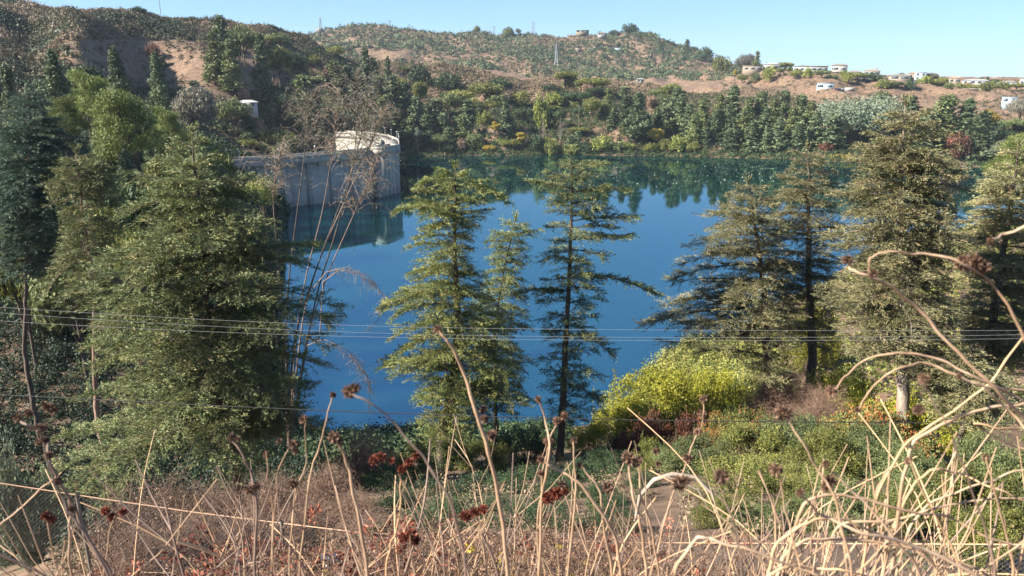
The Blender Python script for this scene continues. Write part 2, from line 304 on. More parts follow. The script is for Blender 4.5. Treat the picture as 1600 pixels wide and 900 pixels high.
# ------------------------------------------------------------------ dam
DTOP = 17.0
def on_plane(px, py, z):
    d = ray(px, py); return np.array([0, 0, CAMZ])+d*((z-CAMZ)/d[2])
def build_dam():
    conc, n, b = newmat('weathered_concrete', .85)
    tc = n.nodes.new('ShaderNodeTexCoord')
    def nz(scale, st, d=6):
        mp = n.nodes.new('ShaderNodeMapping'); mp.inputs['Scale'].default_value = st; n.links.new(tc.outputs['Object'], mp.inputs[0])
        q = n.nodes.new('ShaderNodeTexNoise'); q.inputs['Scale'].default_value = scale; q.inputs['Detail'].default_value = d; q.inputs['Roughness'].default_value = .7; n.links.new(mp.outputs[0], q.inputs['Vector']); return q
    a1 = nz(.5, (1, 1, .12)); r1 = ramp(n, [(.35, (.16, .15, .14)), (.5, (.3, .275, .24)), (.75, (.38, .35, .3))]); n.links.new(a1.outputs[0], r1.inputs[0])
    a2 = nz(2.5, (1, 1, 1)); r2 = ramp(n, [(.3, (.7,)*3), (.6, (1,)*3)]); n.links.new(a2.outputs[0], r2.inputs[0])
    mx = n.nodes.new('ShaderNodeMixRGB'); mx.blend_type = 'MULTIPLY'; mx.inputs[0].default_value = 1; n.links.new(r1.outputs[0], mx.inputs[1]); n.links.new(r2.outputs[0], mx.inputs[2])
    n.links.new(mx.outputs[0], b.inputs['Base Color'])
    # crest line in plan from the crest seen in the photograph
    K = [on_plane(*p, DTOP)[:2] for p in ((250, 268), (350, 255), (430, 250), (500, 245), (560, 240))]
    c0 = K[-1]
    apex = on_plane(620, 230, DTOP)[:2]; far = [on_plane(*p, DTOP)[:2] for p in ((618, 220), (600, 213), (570, 209), (535, 207.5))]
    pts = np.array(K+[on_plane(595, 236, DTOP)[:2], apex]+far)
    # resample smooth
    from_len = np.concatenate([[0], np.cumsum(np.linalg.norm(np.diff(pts, axis=0), axis=1))])
    S = np.arange(0, from_len[-1], 1.5); C = np.stack([np.interp(S, from_len, pts[:, k]) for k in (0, 1)], 1)
    for _ in range(14): C[1:-1] = (C[:-2]+2*C[1:-1]+C[2:])/4
    T = np.gradient(C, axis=0); T /= np.linalg.norm(T, axis=1)[:, None]; Nn = np.stack([T[:, 1], -T[:, 0]], 1)   # towards the lake
    root = empty('dam', (C[len(C)//2][0], C[len(C)//2][1], 0)); L0 = (*root.location,)
    tag(root, 'long curved concrete dam with a walkway along its crest, left of the lake', 'dam')
    def sweep(sec, name, mat):            # sec: closed loop of (offset towards lake, z)
        mb = MB(); m = len(C); k = len(sec)
        V = np.array([[*(C[i]+Nn[i]*o), z] for i in range(m) for o, z in sec])
        i = np.arange(m-1)[:, None]*k; j = np.arange(k)[None]; jj = (j+1) % k
        mb.add(V, np.stack([i+j, i+jj, i+k+jj, i+k+j], -1).reshape(-1, 4)); mb.add(V[:k], [list(range(k))]); mb.add(V[-k:], [list(range(k))[::-1]])
        return local(mb, L0).build(name, mat, root)
    sweep([(0, -12), (0, DTOP-2.2), (-6, DTOP-2.2), (-6, 6), (-16, -12)], 'wall', conc)
    sweep([(.9, DTOP-2.1), (1.3, DTOP-1.2), (1.3, DTOP), (-6.6, DTOP), (-6.6, DTOP-1.2), (-6, DTOP-2.1)], 'walkway', conc)
    sweep([(1.3, DTOP+.003), (1.3, DTOP+1.1), (1.0, DTOP+1.1), (1.0, DTOP+.003)], 'parapet', conc)
    sweep([(-6.3, DTOP+.003), (-6.3, DTOP+1.1), (-6.6, DTOP+1.1), (-6.6, DTOP+.003)], 'parapet', conc)
    mb = MB(); mb2 = MB()
    for i in range(2, len(C)-2):
        ang = math.atan2(T[i][1], T[i][0])
        if i % 6 == 0: mb = MB(); mb.box((*(C[i]+Nn[i]*.25), (DTOP-4)/2-1), (.8, 1.5, DTOP+2), ang); local(mb, L0).build('rib', conc, root)
        if i % 3 == 0: mb = MB(); mb.box((*(C[i]+Nn[i]*.5), DTOP-2.65), (.6, 1.1, 1.05), ang); local(mb, L0).build('corbel', conc, root)
    # gatehouse block jutting from the apex
    p = on_plane(603, 236, DTOP)[:2]; j = int(np.argmin(np.linalg.norm(C-p, axis=1))); ang = math.atan2(T[j][1], T[j][0]); q = C[j]+Nn[j]*2.3
    g = MB(); g.box((*q, (DTOP-14)/2+.5), (13, 4, DTOP+13), ang); 
    for o in (-4.2, -1.4, 1.4, 4.2): g.box((*(q+T[j]*o+Nn[j]*2.1), (DTOP-6)/2), (.5, .3, DTOP-2), ang)
    g.box((*q, DTOP+.2), (14.4, 5.2, 1.9), ang); local(g, L0).build('intake_tower', conc, root)
    cap = MB()
    for sgn in (-1, 1): cap.box((*(q+Nn[j]*2.35*sgn), DTOP+1.68), (14.0, .3, 1.05), ang)
    for sgn in (-1, 1): cap.box((*(q+T[j]*6.8*sgn), DTOP+1.68), (.3, 4.3, 1.05), ang)
    local(cap, L0).build('tower_parapet', conc, root)
    # lamp posts on the crest, each with a lantern
    iron = plain('lamp_iron', (.2, .22, .2)); glass = plain('lamp_glass', (.7, .7, .65), .3)
    k = 0
    for i in range(20, len(C)-6, 9):
        pos = (*(C[i]+Nn[i]*1.15), DTOP+1.1)
        e = empty('street_lamp', pos)
        m1 = MB(); m1.tube([[0, 0, 0], [0, 0, 2.6]], [.12, .08], 6); m1.build('post', iron, e)
        m2 = MB(); m2.box((0, 0, 2.85), (.35, .35, .5), taper=.8); m2.build('lantern', glass, e)
        tag(e, 'small pale lantern post on the lakeside parapet of the dam', 'street lamp', 'lantern posts along the dam crest'); k += 1
    # low wall and boats line
    return C, Nn
DAMC, DAMN = build_dam()

# ------------------------------------------------------------------ foliage tools
UP = np.array([0, 0, 1.])
def spray(mb, p0, dirs, ln, drop, tl=.17, tw=.055, step=.075, spread=.34, up=.65, tmean=.5, curve=True):
    """needle tufts strung along many side twigs at once: p0 (M,3), dirs (M,3), ln (M,), drop (M,)"""
    k = np.maximum(2, (ln/step).astype(int)); idx = np.repeat(np.arange(len(ln)), k)
    off = np.arange(len(idx))-np.repeat(np.cumsum(k)-k, k); t = (off+RG.random(len(idx)))/k[idx]
    P = p0[idx]+dirs[idx]*(ln[idx]*t)[:, None]; P[:, 2] -= drop[idx]*t**2
    P += RG.normal(size=P.shape)*np.array([.055, .055, .04])
    D = dirs[idx].copy(); D[:, 2] -= 2*drop[idx]*t/np.maximum(ln[idx], .1); D = D+RG.normal(size=P.shape)*spread+np.array([0, 0, .22])
    N = UP+RG.normal(size=P.shape)*up
    tt = np.clip(tmean+np.repeat(RG.normal(0, .2, len(ln)), k)+RG.normal(0, .16, len(idx)), 0, 1)
    mb.leaves(P, D, N, tl*rnd(.7, 1.3, len(idx)), tw*rnd(.8, 1.3, len(idx)), tt)
def branch(lm, fm, root, a, L, rise, droop, dens=1., tl=.17, twig=.4, r0=None, step=.075, bare=.15, side_drop=.3, t0=.5, maxtwig=1.7):
    """one tier: a limb that leaves at azimuth a, rises, then bends down, with flat side sprays"""
    n = 9; t = np.linspace(0, 1, n); d = np.array([math.sin(a), math.cos(a)])
    wob = np.cumsum(RG.normal(0, .03, n))*L*.3
    pts = np.stack([root[0]+d[0]*L*t+d[1]*wob, root[1]+d[1]*L*t-d[0]*wob, root[2]+rise*L*t-droop*L*t**2], 1)
    r0 = r0 or .012+.010*L
    lm.tube(pts, np.linspace(r0, .006, n), 4, cap=False)
    m = max(5, int(L/.105*dens)); ts = np.sort(RG.uniform(bare, 1, m)); side = np.where(RG.random(m) < .5, 1, -1)
    P = np.stack([np.interp(ts, t, pts[:, k]) for k in range(3)], 1)
    ang = a+side*RG.uniform(.5, 1.25, m); el = RG.uniform(-.12, .25, m)
    D = np.stack([np.sin(ang)*np.cos(el), np.cos(ang)*np.cos(el), np.sin(el)], 1)
    ln = np.minimum(twig*L*(1.08-ts)**.7+.38, maxtwig)*RG.uniform(.5, 1.15, m)
    # the tip itself
    P = np.vstack([P, pts[-3]]); D = np.vstack([D, [d[0], d[1], rise-2*droop*.8]]); ln = np.append(ln, .25*L*.8+.2)
    tm = t0+.0*ln
    spray(fm, P, D, ln, ln*side_drop*RG.uniform(.2, 1.9, len(ln)), tl*1.05, tl*.24, step*.42)
    k = min(len(ln), 40)
    for i in range(0, len(ln)-1, max(1, len(ln)//max(1, int(k*.5)))):
        q = P[i]+D[i]*ln[i]; q[2] -= ln[i]*side_drop*.7; lm.tube([P[i], (P[i]+q)/2+[0, 0, .04*ln[i]], q], [.009, .006, .003], 3, cap=False)
def cedar(label, axis, prof, D, mat, nb=None, droop=.25, rise=.12, dens=1., tl=.17, step=.075, hero=(), trunkmat=BARK, r_base=None, group=None, lower=None, toprise=.5, side_drop=.16, depth=.9, name='cedar_tree', twig=.5, lenj=(.68, 1.08), bareto=.04, tier=.62):
    A = np.array([at_y(px, py, D) for px, py in axis])          # top .. lowest
    bx = A[-1][0]; base = np.array([bx, D, tz(bx, D)-.3])
    pts = np.vstack([A, base]) if base[2] < A[-1][2]-.2 else A
    pts = pts[::-1]; H = pts[-1][2]-pts[0][2]
    zz = pts[:, 2]; order = np.argsort(zz); pts = pts[order]
    n = max(10, int(H*1.5)); zs = np.linspace(pts[0][2], pts[-1][2], n)
    T = np.stack([np.interp(zs, pts[:, 2], pts[:, 0]), np.interp(zs, pts[:, 2], pts[:, 1]), zs], 1)
    T[1:-1, 0] += RG.normal(0, .035, n-2)*min(1, D/60); T[1:-1, 1] += RG.normal(0, .05, n-2)
    rb = r_base or .017*H+.05
    tm = MB(); tm.tube(T, rb*np.linspace(1, 0, n)**.85+.02, 8, cap=False)
    pr = np.array([[at_y(px, py, D)[2] if False else at_y((l+r)/2, py, D)[2], at_y(l, py, D)[0], at_y(r, py, D)[0]] for py, l, r in prof])
    pr = pr[np.argsort(pr[:, 0])]
    tx = lambda z: np.interp(z, T[:, 2], T[:, 0]); ty = lambda z: np.interp(z, T[:, 2], T[:, 1])
    ext = lambda z: (max(.25, tx(z)-np.interp(z, pr[:, 0], pr[:, 1])), max(.25, np.interp(z, pr[:, 0], pr[:, 2])-tx(z)))
    lm, fm = MB(), MB(); z0, z1 = pr[0][0], pr[-1][0]
    nb = nb or int((z1-z0)*7)
    zq = z0+(z1-z0)*(np.arange(nb)+RG.random(nb))/nb; tg = (z1-z0)/max(6, round((z1-z0)/tier)); zq = z0+(np.floor((zq-z0)/tg)+.5)*tg+RG.normal(0, tg*.13, nb)
    for i, z in enumerate(zq):
        a = i*2.399+RG.normal(0, .35); s = math.sin(a); eL, eR = ext(z); M = (eL+eR)/2*depth
        L = (abs(s)*(eR if s > 0 else eL)+(1-abs(s))*M)*rnd(*lenj)
        if rnd(0, 1) < .12: L *= .6
        f = (z-z0)/(z1-z0); up = rise+(toprise-rise)*max(0, (f-.75)/.25); dr = droop*rnd(.5, 1.5)*(1 if f < .8 else .5)
        zr = z-L*(up-dr)*.8
        zr = min(zr, T[-1][2]-.02); zr = max(zr, T[0][2]+.3)
        branch(lm, fm, (tx(zr), ty(zr), zr), a, L, up, dr, dens, tl, twig, step=step, side_drop=side_drop, bare=bareto)
    for (px0, py0, px1, py1) in hero:                          # limbs that stand out in the outline
        p, q = at_y(px0, py0, D), at_y(px1, py1, D); L = abs(q[0]-p[0]); a = math.pi/2*(1 if q[0] > p[0] else -1)+rnd(-.15, .15)
        sl_ = (q[2]-p[2])/L; branch(lm, fm, (tx(p[2]), ty(p[2]), p[2]), a, L, max(sl_, 0)+.1, .1-min(sl_, 0)*1.0, dens*1.5, tl, twig, step=step*.8, side_drop=side_drop, maxtwig=1.1)
    m = 14; an = RG.uniform(0, 6.28, m); spray(fm, np.tile(T[-1]-[0, 0, .25], (m, 1)), np.stack([np.cos(an)*.5, np.sin(an)*.5, np.full(m, .9)], 1), rnd(.3, .7, m), np.zeros(m), tl, tl*.32, step)
    e = empty(name, tuple(base)); L0 = tuple(base)
    local(tm, L0).build('trunk', trunkmat, e, True); local(lm, L0).build('limbs', trunkmat, e); local(fm, L0).build('crown', mat, e)
    return tag(e, label, 'cedar tree' if 'cedar' in name else 'tree', group)

# ------------------------------------------------------------------ trees for the middle and far distance (one of each kind, then copies)
def lobes_foliage(fm, lobes, n, size, shell=.35, flat=.5, tj=.18, aspect=.5):
    C = np.array([l[0] for l in lobes]); R = np.array([l[1] for l in lobes], float)
    wgt = (R[:, 0]*R[:, 1]*R[:, 2])**.66; k = RG.choice(len(C), n, p=wgt/wgt.sum())
    u = unit(n); rr = 1-shell*RG.random(n)**1.5+RG.normal(0, .06, n)
    P = C[k]+u*R[k]*rr[:, None]; N = u+RG.normal(size=(n, 3))*flat
    D = np.cross(N, RG.normal(size=(n, 3)))+[0, 0, .2]
    tl = RG.normal(.5, .14, len(C)); t = np.clip(tl[k]+RG.normal(0, tj, n), 0, 1)
    fm.leaves(P, D, N, size*rnd(.6, 1.3, n), size*aspect*rnd(.7, 1.3, n), t)
def proto_conifer(H, W, n, size, mat, name='conifer_tree', narrow=1., bare=.08, nl=46):
    e = empty(name); tm = MB(); tm.tube([[0, 0, -1.5], [rnd(-.2, .2), 0, H*.5], [0, 0, H*.97]], [H*.016+.06, H*.011, .03], 6, cap=False)
    lob = []; lean = rnd(-.03, .03)
    for i in range(nl):
        f = (i+RG.random())/nl; z = H*(bare+(1-bare)*f); ph = i*2.4+rnd(-.5, .5)
        rad = W/2*(1-f)**.6*(1 if f > .15 else .6+f*2.5)*rnd(.5, 1.2)
        d = max(0, rad-.12*W)*rnd(.55, 1); s = (.17*W*(1-f*.55))*rnd(.6, 1.5)
        lob.append(((math.cos(ph)*d+lean*z, math.sin(ph)*d, z), (s, s, s*rnd(.55, .95))))
        if i % 3 == 0: tm.tube([[0, 0, z-.08*H*0-.3], [math.cos(ph)*d*.9, math.sin(ph)*d*.9, z]], [.07, .03], 3, cap=False)
    lob.append(((lean*H, 0, H*.95), (W*.05, W*.05, H*.07)))
    fm = MB(); lobes_foliage(fm, lob, n, size, .5, .6)
    tm.build('trunk', BARK, e); fm.build('crown', mat, e); e['h'] = H; e['w'] = W; return e
def proto_round(H, W, n, size, mat, name='broadleaf_tree', nl=34, trunkf=.25, tm_=BARK, flat=.5, shell=.35):
    e = empty(name); tm = MB(); tm.tube([[0, 0, -1], [.1, .05, H*trunkf], [-.1, 0, H*.6]], [H*.022+.05, H*.017, .05], 6, cap=False)
    lob = []
    for i in range(nl):
        u = unit(1)[0]; u[2] = abs(u[2])*rnd(-.5, 1) if i % 3 else u[2]*.4
        rr = rnd(.35, .8); cz = H*(trunkf+(1-trunkf)*.5); hz = H*(1-trunkf)*.5
        c = np.array([u[0]*W/2*rr, u[1]*W/2*rr, cz+u[2]*hz*rr]); s = W*.16*rnd(.65, 1.4)
        lob.append((c, (s, s, s*rnd(.6, .9))))
        if i % 3 == 0: tm.tube([[0, 0, H*trunkf*rnd(.6, 1.3)], c*[.5, .5, .8], c], [.09, .06, .03], 3, cap=False)
    fm = MB(); lobes_foliage(fm, lob, n, size, shell, flat)
    tm.build('trunk', tm_, e); fm.build('crown', mat, e); e['h'] = H; e['w'] = W; return e
def proto_pine(H, W, n, size, mat, name='pine_tree', nl=26, lean=.15):
    e = empty(name); tm = MB(); top = np.array([lean*H, 0, H*.85])
    tm.tube([[0, 0, -1], [lean*H*.2, 0, H*.35], [lean*H*.6, 0, H*.62], top], [H*.02+.06, H*.017, H*.012, .05], 7, cap=False)
    lob = []
    for i in range(nl):
        f = .35+.6*(i/nl); ph = i*2.4+rnd(-.4, .4); d = W/2*(1.05-f*.75)*rnd(.45, 1.1) if f < .8 else W*.22*rnd(0, 1)
        r0 = np.array([lean*H*f*.9, 0, H*(f-.12)]); c = np.array([lean*H*f+math.cos(ph)*d, math.sin(ph)*d, H*f+rnd(0, .05)*H])
        s = W*.13*rnd(.7, 1.35); lob.append((c, (s*1.15, s*1.15, s*.6)))
        tm.tube([r0, (r0+c)/2+[0, 0, -.02*H], c], [.02*H*.45, .05, .03], 4, cap=False)
    fm = MB(); lobes_foliage(fm, lob, n, size, .6, .7, aspect=.35)
    tm.build('trunk', BARK, e); fm.build('crown', mat, e); e['h'] = H; e['w'] = W; return e
def proto_bare(H, W, mat, name='bare_tree', nb=40, twigs=6, r=.02):
    e = empty(name); tm = MB(); tm.tube([[0, 0, -1], [.1, 0, H*.5], [0, .1, H]], [H*r, H*r*.6, .02], 5, cap=False)
    for i in range(nb):
        f = rnd(.2, .98); a = i*2.4; L = W/2*(1.1-f)*rnd(.5, 1.1); p = np.array([0, 0, H*f]); q = p+[math.cos(a)*L, math.sin(a)*L, L*rnd(.1, .8)]
        tm.tube([p, (p+q)/2+RG.normal(0, .05*L, 3), q], [.05, .03, .012], 3, cap=False)
        for k in range(twigs):
            s = p+(q-p)*rnd(.3, 1); u = unit(1)[0]*L*.35; u[2] = abs(u[2]); tm.tube([s, s+u], [.02, .008], 3, cap=False)
    tm.build('trunk', mat, e); e['h'] = H; e['w'] = W; return e
def proto_shrub(W, H, n, size, mat, name='shrub', nl=22, flat=.6, upright=0.):
    e = empty(name); tm = MB(); lob = []
    for i in range(nl):
        a = rnd(0, 6.28); r = W/2*math.sqrt(rnd(0, 1))*.8; z = H*rnd(.3, .85)*(1-(r/W*2)**2*.5); s = W*.15*rnd(.7, 1.4)
        c = np.array([math.cos(a)*r, math.sin(a)*r, z]); lob.append((c, (s, s, min(s, z)*rnd(.8, 1.1))))
        if i % 2 == 0: tm.tube([[c[0]*.15, c[1]*.15, -.3], c*[.6, .6, .5], c], [.05, .035, .015], 3, cap=False)
    fm = MB(); lobes_foliage(fm, lob, n, size, .5, flat)
    if upright: pass
    tm.build('stems', BARK, e); fm.build('foliage', mat, e); e['h'] = H; e['w'] = W; return e
def copy_tree(o, parent=None):
    c = o.copy(); COL.objects.link(c)
    if parent: c.parent = parent
    for ch in o.children:
        if not ch.name.startswith('lower_trunk'): copy_tree(ch, c)
    return c
_first = {}
PROTO = {}
def place(kind, p, h, wd=None, label=None, cat='tree', group=None, rz=None, tilt=0):
    k = random.choice(PROTO[kind]); o = k if not _first.get(k.name) else copy_tree(k)
    _first[k.name] = 1
    h0, w0 = k['h'], k['w']; sz = h/h0; sx = (wd/w0) if wd else sz; p = np.array(p, float)
    if wd and sz < .55*sx: p[2] -= (.55*sx-sz)*h0; sz = .55*sx
    dz = 0
    cap = 1.05 if 'pine' in k.name else 1.9
    if wd and 'tree' in k.name and sz > cap*sx: dz = h/(cap*sx)-h0; sz = cap*sx
    for ch in o.children:
        if dz or ch.location.z: ch.location.z = dz
    if dz > 1:
        mb = MB(); r_ = h0*.02+.08; mb.tube([[0, 0, -1], [rnd(-.3, .3), rnd(-.3, .3), dz*.5], [0, 0, dz]], [r_*1.25, r_*1.1, r_], 6, cap=False); mb.build('lower_trunk', BARK, o)
    o.location = tuple(p); o.scale = (sx, sx, sz); o.rotation_euler = (0, tilt, rnd(0, 6.28) if rz is None else rz)
    tag(o, label, cat, group); return o
PROTO['conifer'] = [proto_conifer(16, 8, 3600, .75, CONI), proto_conifer(18, 7, 3600, .75, CONI), proto_conifer(15, 8.5, 3600, .8, CONI, nl=34), proto_conifer(17, 7.5, 3600, .7, OLIVE)]
PROTO['conifer_near'] = [proto_conifer(18, 9, 15000, .42, CONI, nl=70), proto_conifer(16, 9, 15000, .42, CONI, nl=60)]
PROTO['pine'] = [proto_pine(15, 13, 15000, .4, PINEY, lean=-.12), proto_pine(14, 13, 15000, .4, PINEY, lean=.2)]
PROTO['round'] = [proto_round(10, 10, 4500, .6, OLIVE), proto_round(9, 11, 4500, .6, DARKG), proto_round(9, 10, 4500, .6, SHRUBG)]
PROTO['yround'] = [proto_round(9, 9, 4500, .4, YGFAR)]
PROTO['greyround'] = [proto_round(11, 13, 9000, .5, GREYB, flat=.8)]
PROTO['willow'] = [proto_round(16, 26, 16000, .7, GREYG, nl=60, trunkf=.12, flat=.8)]
PROTO['yellow'] = [proto_round(9, 5, 2200, .6, YELL, nl=18, trunkf=.1), proto_round(7, 6, 2200, .6, YELL, nl=18, trunkf=.1)]
PROTO['yshrub'] = [proto_shrub(7, 4, 1500, .6, YGFAR)]
PROTO['gshrub'] = [proto_shrub(7, 4, 1500, .6, OLIVE), proto_shrub(7, 4.5, 1500, .6, DARKG), proto_shrub(7, 4, 1500, .6, SHRUBG)]
PROTO['dshrub'] = [proto_shrub(6, 3, 1300, .5, DRYB), proto_shrub(6, 3.5, 1300, .5, REDBR)]
PROTO['bare'] = [proto_bare(12, 7, PALEBARK), proto_bare(11, 8, PALEBARK)]
PROTO['pale_euc'] = [proto_round(15, 8, 6000, .5, GREYG, nl=30, trunkf=.3, tm_=PALEBARK, flat=.9, shell=.7)]
def ptree(px, top, R, wpx, kind, label, cat='tree', group=None, name=None, **k):
    """a tree on the ground at range R whose top reaches the given height in view"""
    flat = kind == 'round' and (R > 900 or top < 12)
    if flat: kind = 'gshrub'
    wpx *= {'conifer': 1.9, 'conifer_near': 1.35, 'gshrub': 1.35, 'round': 1.3, 'yshrub': 1.15}.get(kind, 1)
    wpx *= rnd(.85, 1.2)*(.62 if R > 900 else 1)
    tp = at_r(px, top, R); z = tz(tp[0], tp[1]); h = max(.7 if kind[:2] == 'n_' else 3, tp[2]-z); sc = R/1150*1.0
    o = place(kind, (tp[0], tp[1], z), h, max(wpx*sc, 1.5), label, cat, group, **k)
    if flat: o.name = 'broadleaf_tree'
    return o

# ------------------------------------------------------------------ near cedars
cedar('broad dense cedar filling the left of the view before the dam',
      [(298, 203), (312, 330), (325, 500), (345, 640), (372, 745)],
      [(206, 285, 312), (235, 245, 345), (262, 215, 375), (300, 190, 425), (345, 165, 465), (390, 160, 480), (430, 150, 488), (480, 140, 515), (530, 130, 505), (580, 120, 490), (630, 112, 485), (670, 88, 500), (700, 78, 470), (722, 150, 440)],
      34, CEDAR, nb=165, tier=.85, lenj=(.55, 1.1), droop=.3, rise=.1, hero=[(330, 480, 532, 492), (330, 540, 130, 545), (335, 610, 112, 625), (345, 665, 78, 690), (312, 380, 160, 400), (325, 400, 500, 380), (335, 590, 480, 610), (345, 660, 500, 672)], step=.07, r_base=.32)
cedar('drooping cedar with a bare pinkish trunk, just left of the broad dense cedar',
      [(118, 232), (128, 330), (148, 440), (147, 540), (150, 640)],
      [(238, 105, 135), (262, 85, 170), (300, 78, 190), (340, 90, 195), (380, 100, 190), (420, 85, 180), (455, 80, 170), (485, 110, 170)],
      42, CEDAR, droop=.45, rise=.1, nb=120, hero=[(140, 405, 72, 470)], trunkmat=REDBARK, r_base=.2)
cedar('tall bluish cedar with a dark bare lower trunk at the left edge of the view',
      [(48, 135), (44, 300), (41, 440), (38, 560)],
      [(140, 35, 62), (170, 15, 90), (220, -5, 118), (270, -25, 125), (320, -30, 128), (370, -35, 115), (410, -20, 95), (440, 0, 75)],
      54, CEDARB, droop=.3, nb=190, rise=.1, tl=.19, step=.08, r_base=.2)
cedar('tall cedar with yellow-green sprays, leftmost of the three standing before the open lake',
      [(712, 258), (710, 400), (716, 520), (708, 600), (690, 690)],
      [(260, 700, 722), (275, 668, 750), (300, 652, 785), (322, 635, 770), (345, 625, 765), (370, 632, 735), (400, 625, 735), (425, 640, 745), (450, 610, 770), (480, 598, 795), (515, 612, 790), (550, 605, 790), (590, 600, 815), (625, 650, 830), (660, 655, 835), (685, 670, 820)],
      45, CEDARY, droop=.34, rise=.12, nb=150, hero=[(712, 290, 792, 316), (710, 320, 618, 327), (714, 275, 655, 296), (712, 455, 600, 480), (716, 520, 605, 575)], step=.062, depth=.8)
cedar('slender sparse cedar crowded between its two taller neighbours before the lake',
      [(806, 338), (785, 430), (772, 520), (775, 640)],
      [(342, 785, 822), (360, 762, 845), (385, 762, 838), (420, 760, 820), (470, 735, 830), (520, 735, 825), (570, 740, 830), (620, 765, 830)],
      50, CEDAR, droop=.35, rise=.15, nb=120, dens=1.15, step=.075, r_base=.16)
cedar('dark tiered cedar with one long limb reaching right over the lake',
      [(893, 237), (892, 380), (885, 520), (876, 690)],
      [(240, 880, 912), (258, 858, 945), (285, 838, 965), (305, 835, 960), (325, 845, 970), (350, 850, 975), (375, 842, 960), (405, 830, 965), (440, 828, 960), (480, 830, 950), (520, 835, 945), (560, 838, 940), (600, 850, 940), (640, 855, 950), (665, 868, 900)],
      47, CEDAR, droop=.18, rise=.16, nb=92, hero=[(890, 430, 1027, 462), (890, 345, 990, 340), (891, 300, 978, 296), (891, 375, 985, 368), (888, 455, 805, 462), (886, 520, 960, 560), (892, 295, 828, 283), (892, 262, 945, 255), (884, 600, 950, 650)], dens=.95, step=.065, depth=.75, r_base=.27, tier=.85)
cedar('spreading cedar at the left of the right-hand stand, its low limbs over the water',
      [(1168, 280), (1185, 380), (1196, 480), (1200, 590)],
      [(284, 1150, 1190), (310, 1110, 1212), (340, 1085, 1225), (375, 1070, 1235), (410, 1062, 1240), (440, 1050, 1240), (480, 1035, 1245), (515, 1005, 1245), (545, 1040, 1230), (575, 1065, 1220)],
      50, CEDARG, droop=.26, rise=.14, nb=110, hero=[(1190, 485, 998, 512), (1190, 415, 1052, 440), (1190, 470, 1035, 490)], dens=.9, step=.07)
cedar('tall cedar with a dark forked trunk in the middle of the right-hand stand',
      [(1263, 228), (1262, 340), (1264, 450), (1270, 560)],
      [(232, 1240, 1285), (262, 1225, 1300), (290, 1205, 1312), (330, 1195, 1322), (370, 1180, 1325), (410, 1172, 1325), (450, 1185, 1325), (500, 1190, 1315), (545, 1205, 1300)],
      53, CEDARG, droop=.25, rise=.15, nb=130, dens=.95, step=.075)
cedar('massive cedar with a pale bare trunk showing low down, rising above the far shore',
      [(1415, 158), (1408, 280), (1412, 420), (1410, 560), (1411, 650)],
      [(165, 1400, 1435), (185, 1378, 1460), (215, 1355, 1485), (240, 1345, 1500), (275, 1322, 1510), (310, 1305, 1505), (350, 1300, 1510), (400, 1300, 1505), (450, 1290, 1485), (500, 1300, 1500), (540, 1320, 1490), (570, 1340, 1480)],
      38, CEDARG, droop=.25, rise=.12, nb=190, trunkmat=PALEBARK, step=.065)
cedar('pale grey-green cedar at the right edge of the view',
      [(1592, 225), (1575, 350), (1555, 480), (1548, 560)],
      [(232, 1575, 1610), (262, 1545, 1640), (300, 1520, 1660), (350, 1505, 1690), (400, 1505, 1700), (450, 1490, 1700), (500, 1490, 1700), (545, 1495, 1680), (580, 1520, 1660)],
      42, CEDARG, droop=.25, rise=.12, nb=140, step=.07)
cedar('low spreading cedar behind the fruiting bushes, under the pale bare trunk at right',
      [(1500, 540), (1500, 600), (1505, 650)], [(545, 1480, 1520), (575, 1440, 1570), (610, 1430, 1610), (650, 1440, 1640)],
      36, CEDARG, droop=.25, rise=.12, nb=50, step=.08)

